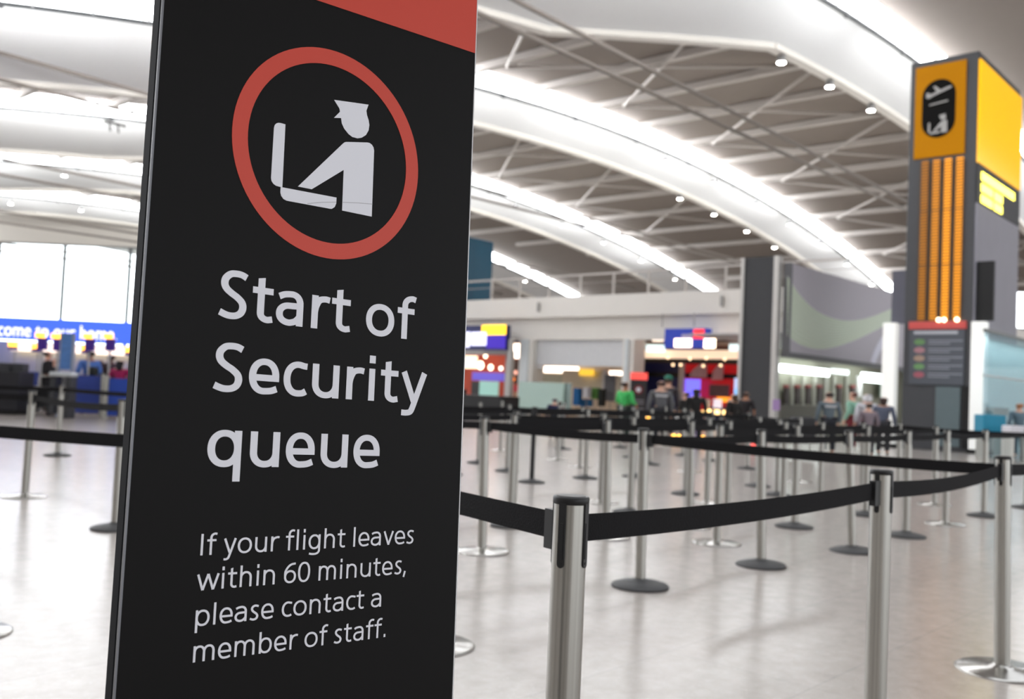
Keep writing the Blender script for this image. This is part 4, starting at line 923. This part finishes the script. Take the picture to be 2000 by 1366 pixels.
def person(P, h, rz, label, top, legs, hair, skin='l', sit=False, arms='down', extra=None, hairlen=0., sleeves=True, group='travellers'):
    """faces local -Y"""
    s = h / 1.75
    wide = 1.22
    r_ = root('person', (P.x, P.y, 0), rz, label, 'person', group); r_.scale = (wide, 1.08, 1)
    q = lambda L: [(x * s, y * s, z * s, r * s) for x, y, z, r in L]
    hz = .92 if not sit else .48
    dz = hz - .92
    kn = lambda sx: [(sx * .09, 0, .92 + dz, .09), (sx * .10, 0 if not sit else -.40, .5 if not sit else .48, .062), (sx * .10, .02 if not sit else -.40, .10, .04)]
    chest = [(0, 0, .94 + dz, .12), (0, 0, 1.08 + dz, .115), (0, .0, 1.28 + dz, .135), (0, .0, 1.41 + dz, .10)]
    neck = [(0, 0, 1.41 + dz, .10), (0, 0, 1.49 + dz, .05), (0, -.005, 1.56 + dz, .075), (0, 0, 1.66 + dz, .09), (0, 0, 1.72 + dz, .06)]
    def arm(sx):
        if arms == 'down': e, w = (sx * .25, .02, 1.12 + dz), (sx * .25, -.08, .88 + dz)
        elif arms == 'front': e, w = (sx * .26, .0, 1.12 + dz), (sx * .14, -.26, 1.10 + dz)
        else: e, w = (sx * .27, .03, 1.14 + dz), (sx * .20, -.16, .98 + dz)
        return [(0, 0, 1.41 + dz, .10), (sx * .19, 0, 1.40 + dz, .055), (*e, .042), (*w, .028)], w
    body = [q(chest), q(neck)]
    for sx in (-1, 1):
        a_, w = arm(sx); body += [q(a_)]
        palm = (w[0], w[1] - .03, w[2] - .07); body.append(q([(*w, .028), (*palm, .03)]))
        for f in range(4):
            o_ = (f - 1.5) * .018; body.append(q([(*palm, .03), (palm[0] + o_ * .5, palm[1] + o_, palm[2] - .045, .009), (palm[0] + o_ * .5, palm[1] + o_ - .012, palm[2] - .085 + abs(o_) * .4, .008)]))
        body.append(q([(*palm, .03), (palm[0] - sx * .01, palm[1] - .04, palm[2] - .0, .010), (palm[0] - sx * .012, palm[1] - .055, palm[2] - .035, .009)]))
        k_ = kn(sx); body.append(q([(0, 0, .94 + dz, .12)] + k_)); an = k_[-1]
        body.append(q([an, (an[0], an[1] - .13, .045, .035)]))
    body.append(q([(0, -.005, 1.56 + dz, .075), (0, -.09, 1.575 + dz, .02)]))
    for sx in (-1, 1): body.append(q([(0, 0, 1.66 + dz, .09), (sx * .085, .005, 1.62 + dz, .018)]))
    skinned('body', body, mat('skin_' + skin, SKIN[skin], .6), r_)
    shirt = [q([(x, y, z, rd + .022) for x, y, z, rd in chest]), q([(0, 0, 1.41 + dz, .122), (0, .005, 1.475 + dz, .088)])]
    for sx in (-1, 1):
        a_, w = arm(sx); L = [(x, y, z, rd + .016) for x, y, z, rd in a_]; L[0] = (*L[0][:3], .122)
        if not sleeves: L = L[:3]
        shirt.append(q(L))
    skinned('top', shirt, mat('cloth_%d_%d_%d' % top, top, .85, vary=.15, scale=14), r_)
    tr = []
    for sx in (-1, 1):
        k_ = kn(sx); tr.append(q([(0, 0, .94 + dz, .135)] + [(x, y, z, rd + .02) for x, y, z, rd in k_]))
    skinned('trousers', tr, mat('cloth_%d_%d_%d' % legs, legs, .85, vary=.15, scale=14), r_)
    for sx in (-1, 1):
        an = kn(sx)[-1]
        skinned('shoe', [q([(an[0], an[1] + .02, .05, .045), (an[0], an[1] - .14, .04, .038)])], mat('shoe_dark', (34, 32, 34), .6), r_)
        MB().lathe([(.001, -.012), (.009, -.006), (.012, 0), (.009, .006), (.001, .012)], 8, c=(0, 0, 0), M=Matrix.Translation((sx * .033 * s, -.082 * s, (1.625 + dz) * s))).build('eye', BLACKP, r_)
    hl = hairlen
    hp = [q([(0, .025, 1.69 + dz, .118), (0, .045, 1.63 + dz, .112), (0, .05, 1.57 + dz, .085)] + ([(0, .06, (1.60 - hl) + dz, .085)] if hl else []))]
    skinned('hair', hp, mat('hair_%d_%d_%d' % hair, hair, .7, vary=.2), r_)
    if extra == 'cap': MB().lathe([(.105 * s, 0), (.10 * s, .06 * s), (.06 * s, .11 * s), (.001, .125 * s)], 16, c=(0, .0, (1.69 + dz) * s)).box((-.07 * s, -.18 * s, (1.695 + dz) * s), (.07 * s, -.06 * s, (1.71 + dz) * s)).build('cap', mat('cap_teal', (40, 120, 100), .7), r_)
    if extra == 'pack': skinned('backpack', [q([(0, .17, 1.02 + dz, .13), (0, .18, 1.30 + dz, .14)])], mat('pack_dark', (30, 36, 36), .8), r_)
    if extra == 'logo': MB().box((-.13 * s, .135 * s, (1.30 + dz) * s), (.13 * s, .16 * s, (1.35 + dz) * s)).build('back_print', mat('print_white', (190, 190, 192), .7), r_)
    if extra == 'scarf': skinned('headscarf', [q([(0, .01, 1.68 + dz, .125), (0, .02, 1.60 + dz, .13), (0, .04, 1.46 + dz, .12)])], mat('scarf_white', (226, 226, 230), .8), r_)
    return r_
def spot_person(x, y, h, D=None, **kw):
    """stand a person of height h so that the head reaches the row y"""
    P_ = at_d(x, y, D); return person(P_, h if h else P_.z, **kw)
BK = math.radians(180)     # back to the camera
spot_person(1222, 744, 0, 24.5, rz=BK - .9, label='person in a bright green T-shirt standing with their back half turned', top=(70, 190, 100), legs=(40, 52, 46), hair=(42, 30, 28), skin='m', arms='front')
spot_person(1292, 742, 0, 23, rz=BK, label='person in a grey hooded top with white print across the back', top=(92, 92, 96), legs=(40, 40, 46), hair=(70, 46, 42), extra='logo')
spot_person(1306, 737, 0, 28, rz=BK - .4, label='person with a teal cap standing behind the grey hooded top', top=(52, 48, 54), legs=(40, 40, 46), hair=(60, 42, 36), extra='cap')
spot_person(1340, 764, 0, 25, rz=BK + .8, label='person in black with reddish hair, left one of the dark pair before the violet screen', top=(24, 22, 22), legs=(24, 22, 24), hair=(70, 40, 34), arms='front')
spot_person(1360, 757, 0, 24.2, rz=BK, label='person in black with black hair, right one of the dark pair before the violet screen', top=(22, 20, 20), legs=(20, 20, 22), hair=(22, 18, 18), hairlen=.2)
spot_person(1434, 768, 0, 25, rz=BK + .5, label='person in black sitting low beside the pillar, with brown hair', top=(28, 25, 24), legs=(24, 24, 26), hair=(72, 50, 30), hairlen=.18)
spot_person(1457, 764, 0, 26.4, rz=BK - .7, label='person in dark clothes with bare forearms next to the dark pillar', top=(34, 30, 34), legs=(30, 30, 34), hair=(36, 26, 24), skin='m', arms='front', sleeves=False)
spot_person(1620, 764, 0, 22.5, rz=BK, label='person in a blue-grey jumper with a pale collar under the wave panel', top=(92, 104, 112), legs=(30, 32, 40), hair=(30, 22, 24), extra='logo')
spot_person(1666, 764, 0, 25, rz=BK + .8, label='person with auburn hair in a mint green top wearing a dark backpack', top=(140, 186, 164), legs=(120, 40, 48), hair=(96, 44, 36), extra='pack')
spot_person(1694, 768, 0, 24, rz=BK, label='person wearing a round white headscarf', top=(200, 200, 206), legs=(90, 36, 44), hair=(190, 190, 195), extra='scarf')
spot_person(1697, 786, 0, 22.3, rz=BK, label='short person in a mottled mauve-grey top with black hair', top=(126, 114, 122), legs=(44, 40, 44), hair=(20, 18, 20))
spot_person(1727, 774, 0, 23.5, rz=BK - .6, label='person with dark brown hair and a grey-blue sleeve beside the left light column', top=(84, 90, 108), legs=(40, 40, 44), hair=(52, 34, 30), hairlen=.15)
spot_person(1991, 786, 0, 25, rz=BK, label='person partly cut off at the right picture edge behind the glass', top=(96, 116, 128), legs=(50, 70, 80), hair=(176, 116, 76))
spot_person(95, 684, 0, 27, rz=BK - 1.0, label='person in black with dark hair beside the trolley at left', top=(34, 34, 38), legs=(34, 34, 38), hair=(44, 32, 32), arms='front')
spot_person(107, 699, 0, 27.6, rz=BK + 2.5, label='short person with a bare face turned this way, left of the blue banner', top=(46, 44, 56), legs=(30, 30, 36), hair=(44, 32, 30), skin='l')
spot_person(177, 683, 0, 26.5, rz=BK + .9, label='person in a blue shirt with a dark backpack at the check-in', top=(86, 128, 205), legs=(50, 46, 46), hair=(40, 32, 30), skin='m', arms='front', extra='pack')
spot_person(196, 701, 0, 28, rz=BK, label='small pale-dressed person between the blue shirt and the dark jacket', top=(190, 184, 176), legs=(120, 116, 112), hair=(96, 84, 60))
spot_person(217, 691, 0, 28.0, rz=BK + 1.0, label='person in a dark plum jacket at the check-in', top=(64, 52, 58), legs=(34, 32, 38), hair=(62, 44, 48), skin='d', arms='front')
spot_person(236, 702, 0, 25.6, rz=BK, label='person in a magenta top with long black hair beside the big sign', top=(158, 26, 84), legs=(40, 30, 40), hair=(20, 18, 22), hairlen=.22)
spot_person(1094, 783, 0, 24.5, rz=BK, label='low dark-haired head in a red top behind the belts near the glass screen', top=(110, 34, 36), legs=(30, 30, 34), hair=(34, 26, 24))
spot_person(1084, 777, 0, 24.0, rz=BK, label='low head with navy hat beside the red top near the glass screen', top=(28, 34, 70), legs=(30, 30, 34), hair=(24, 32, 66))
P_ = at_d(1568, 822, 22)
r_ = root('black_holdall', (P_.x, 22, 0), .2, 'black bag on a stand under the wave panel', 'bag')
MB().box((-.28, -.15, .35), (.28, .2, .88)).build('bag_body', mat('bag_black', (28, 28, 31), .7), r_, .08)
MB().bar((-.2, 0, 0), (-.2, 0, .36), .02).bar((.2, 0, 0), (.2, 0, .36), .02).build('stand', STEEL, r_)
P_ = at_d(1516, 802, 24)
r_ = root('notice_stand', (P_.x, 24, 0), 0, 'small lilac notice on a thin stand before the dark pillar', 'notice')
MB().box((-.09, 0, P_.z), (.09, .03, P_.z + .28)).build('notice_face', mat('lilac_notice', (170, 140, 190), .6), r_); MB().bar((0, .015, 0), (0, .015, P_.z), .012).build('stand', STEEL, r_)
for i, (x, y, c_, lb) in enumerate(((1160, 800, (60, 62, 62), 'low grey table edge under the blue goods'), (1192, 803, (160, 150, 138), 'low beige table edge beside the person in green'))):
    P_ = at_d(x, y, 30 + i)
    r_ = root('low_table', (P_.x, 30 + i, 0), 0, lb, 'table')
    MB().box((-.5, -.2, P_.z - .12), (.45, .3, P_.z)).build('table_top', mat('tabletop_%d' % i, c_, .5), r_, .01)
    for q in (-.45, .38): MB().bar((q, 0, 0), (q, 0, P_.z - .1), .025).build('leg', STEEL, r_)

# ================================================================== 9. LIGHT AND CAMERA
w = bpy.data.worlds.new('World'); bpy.context.scene.world = w; w.use_nodes = True
nt = w.node_tree; bg = nt.nodes['Background']; bg.inputs[0].default_value = (.93, .96, 1.0, 1)
tcw = nt.nodes.new('ShaderNodeTexCoord'); dt = nt.nodes.new('ShaderNodeVectorMath'); dt.operation = 'DOT_PRODUCT'; dt.inputs[1].default_value = (-.36, .92, .12)
mr = nt.nodes.new('ShaderNodeMapRange'); mr.inputs['From Min'].default_value = .55; mr.inputs['From Max'].default_value = 1; mr.inputs['To Min'].default_value = 1.2; mr.inputs['To Max'].default_value = 3.6
nt.links.new(tcw.outputs['Generated'], dt.inputs[0]); nt.links.new(dt.outputs['Value'], mr.inputs['Value']); nt.links.new(mr.outputs[0], bg.inputs[1])   # hazy overcast sky, brightest towards the sun beyond the window wall
cam = bpy.data.cameras.new('Camera'); co = bpy.data.objects.new('Camera', cam); C.objects.link(co)
cam.sensor_width = 36; cam.lens = 36 * F / 2000; cam.clip_end = 500; cam.clip_start = .05
M = Matrix((RGT, UPV, -FWD)).transposed().to_4x4(); M.translation = EYE; co.matrix_world = M
cam.dof.use_dof = True; cam.dof.focus_distance = 1.36; cam.dof.aperture_fstop = 5.2
sc = bpy.context.scene; sc.camera = co
sc.view_settings.view_transform = 'Standard'; sc.view_settings.look = 'None'; sc.view_settings.exposure = .92; sc.view_settings.gamma = 1
sc.view_settings.use_curve_mapping = False
sc.cycles.use_denoising = True; sc.cycles.max_bounces = 6; sc.cycles.sample_clamp_indirect = 6; sc.cycles.caustics_reflective = False
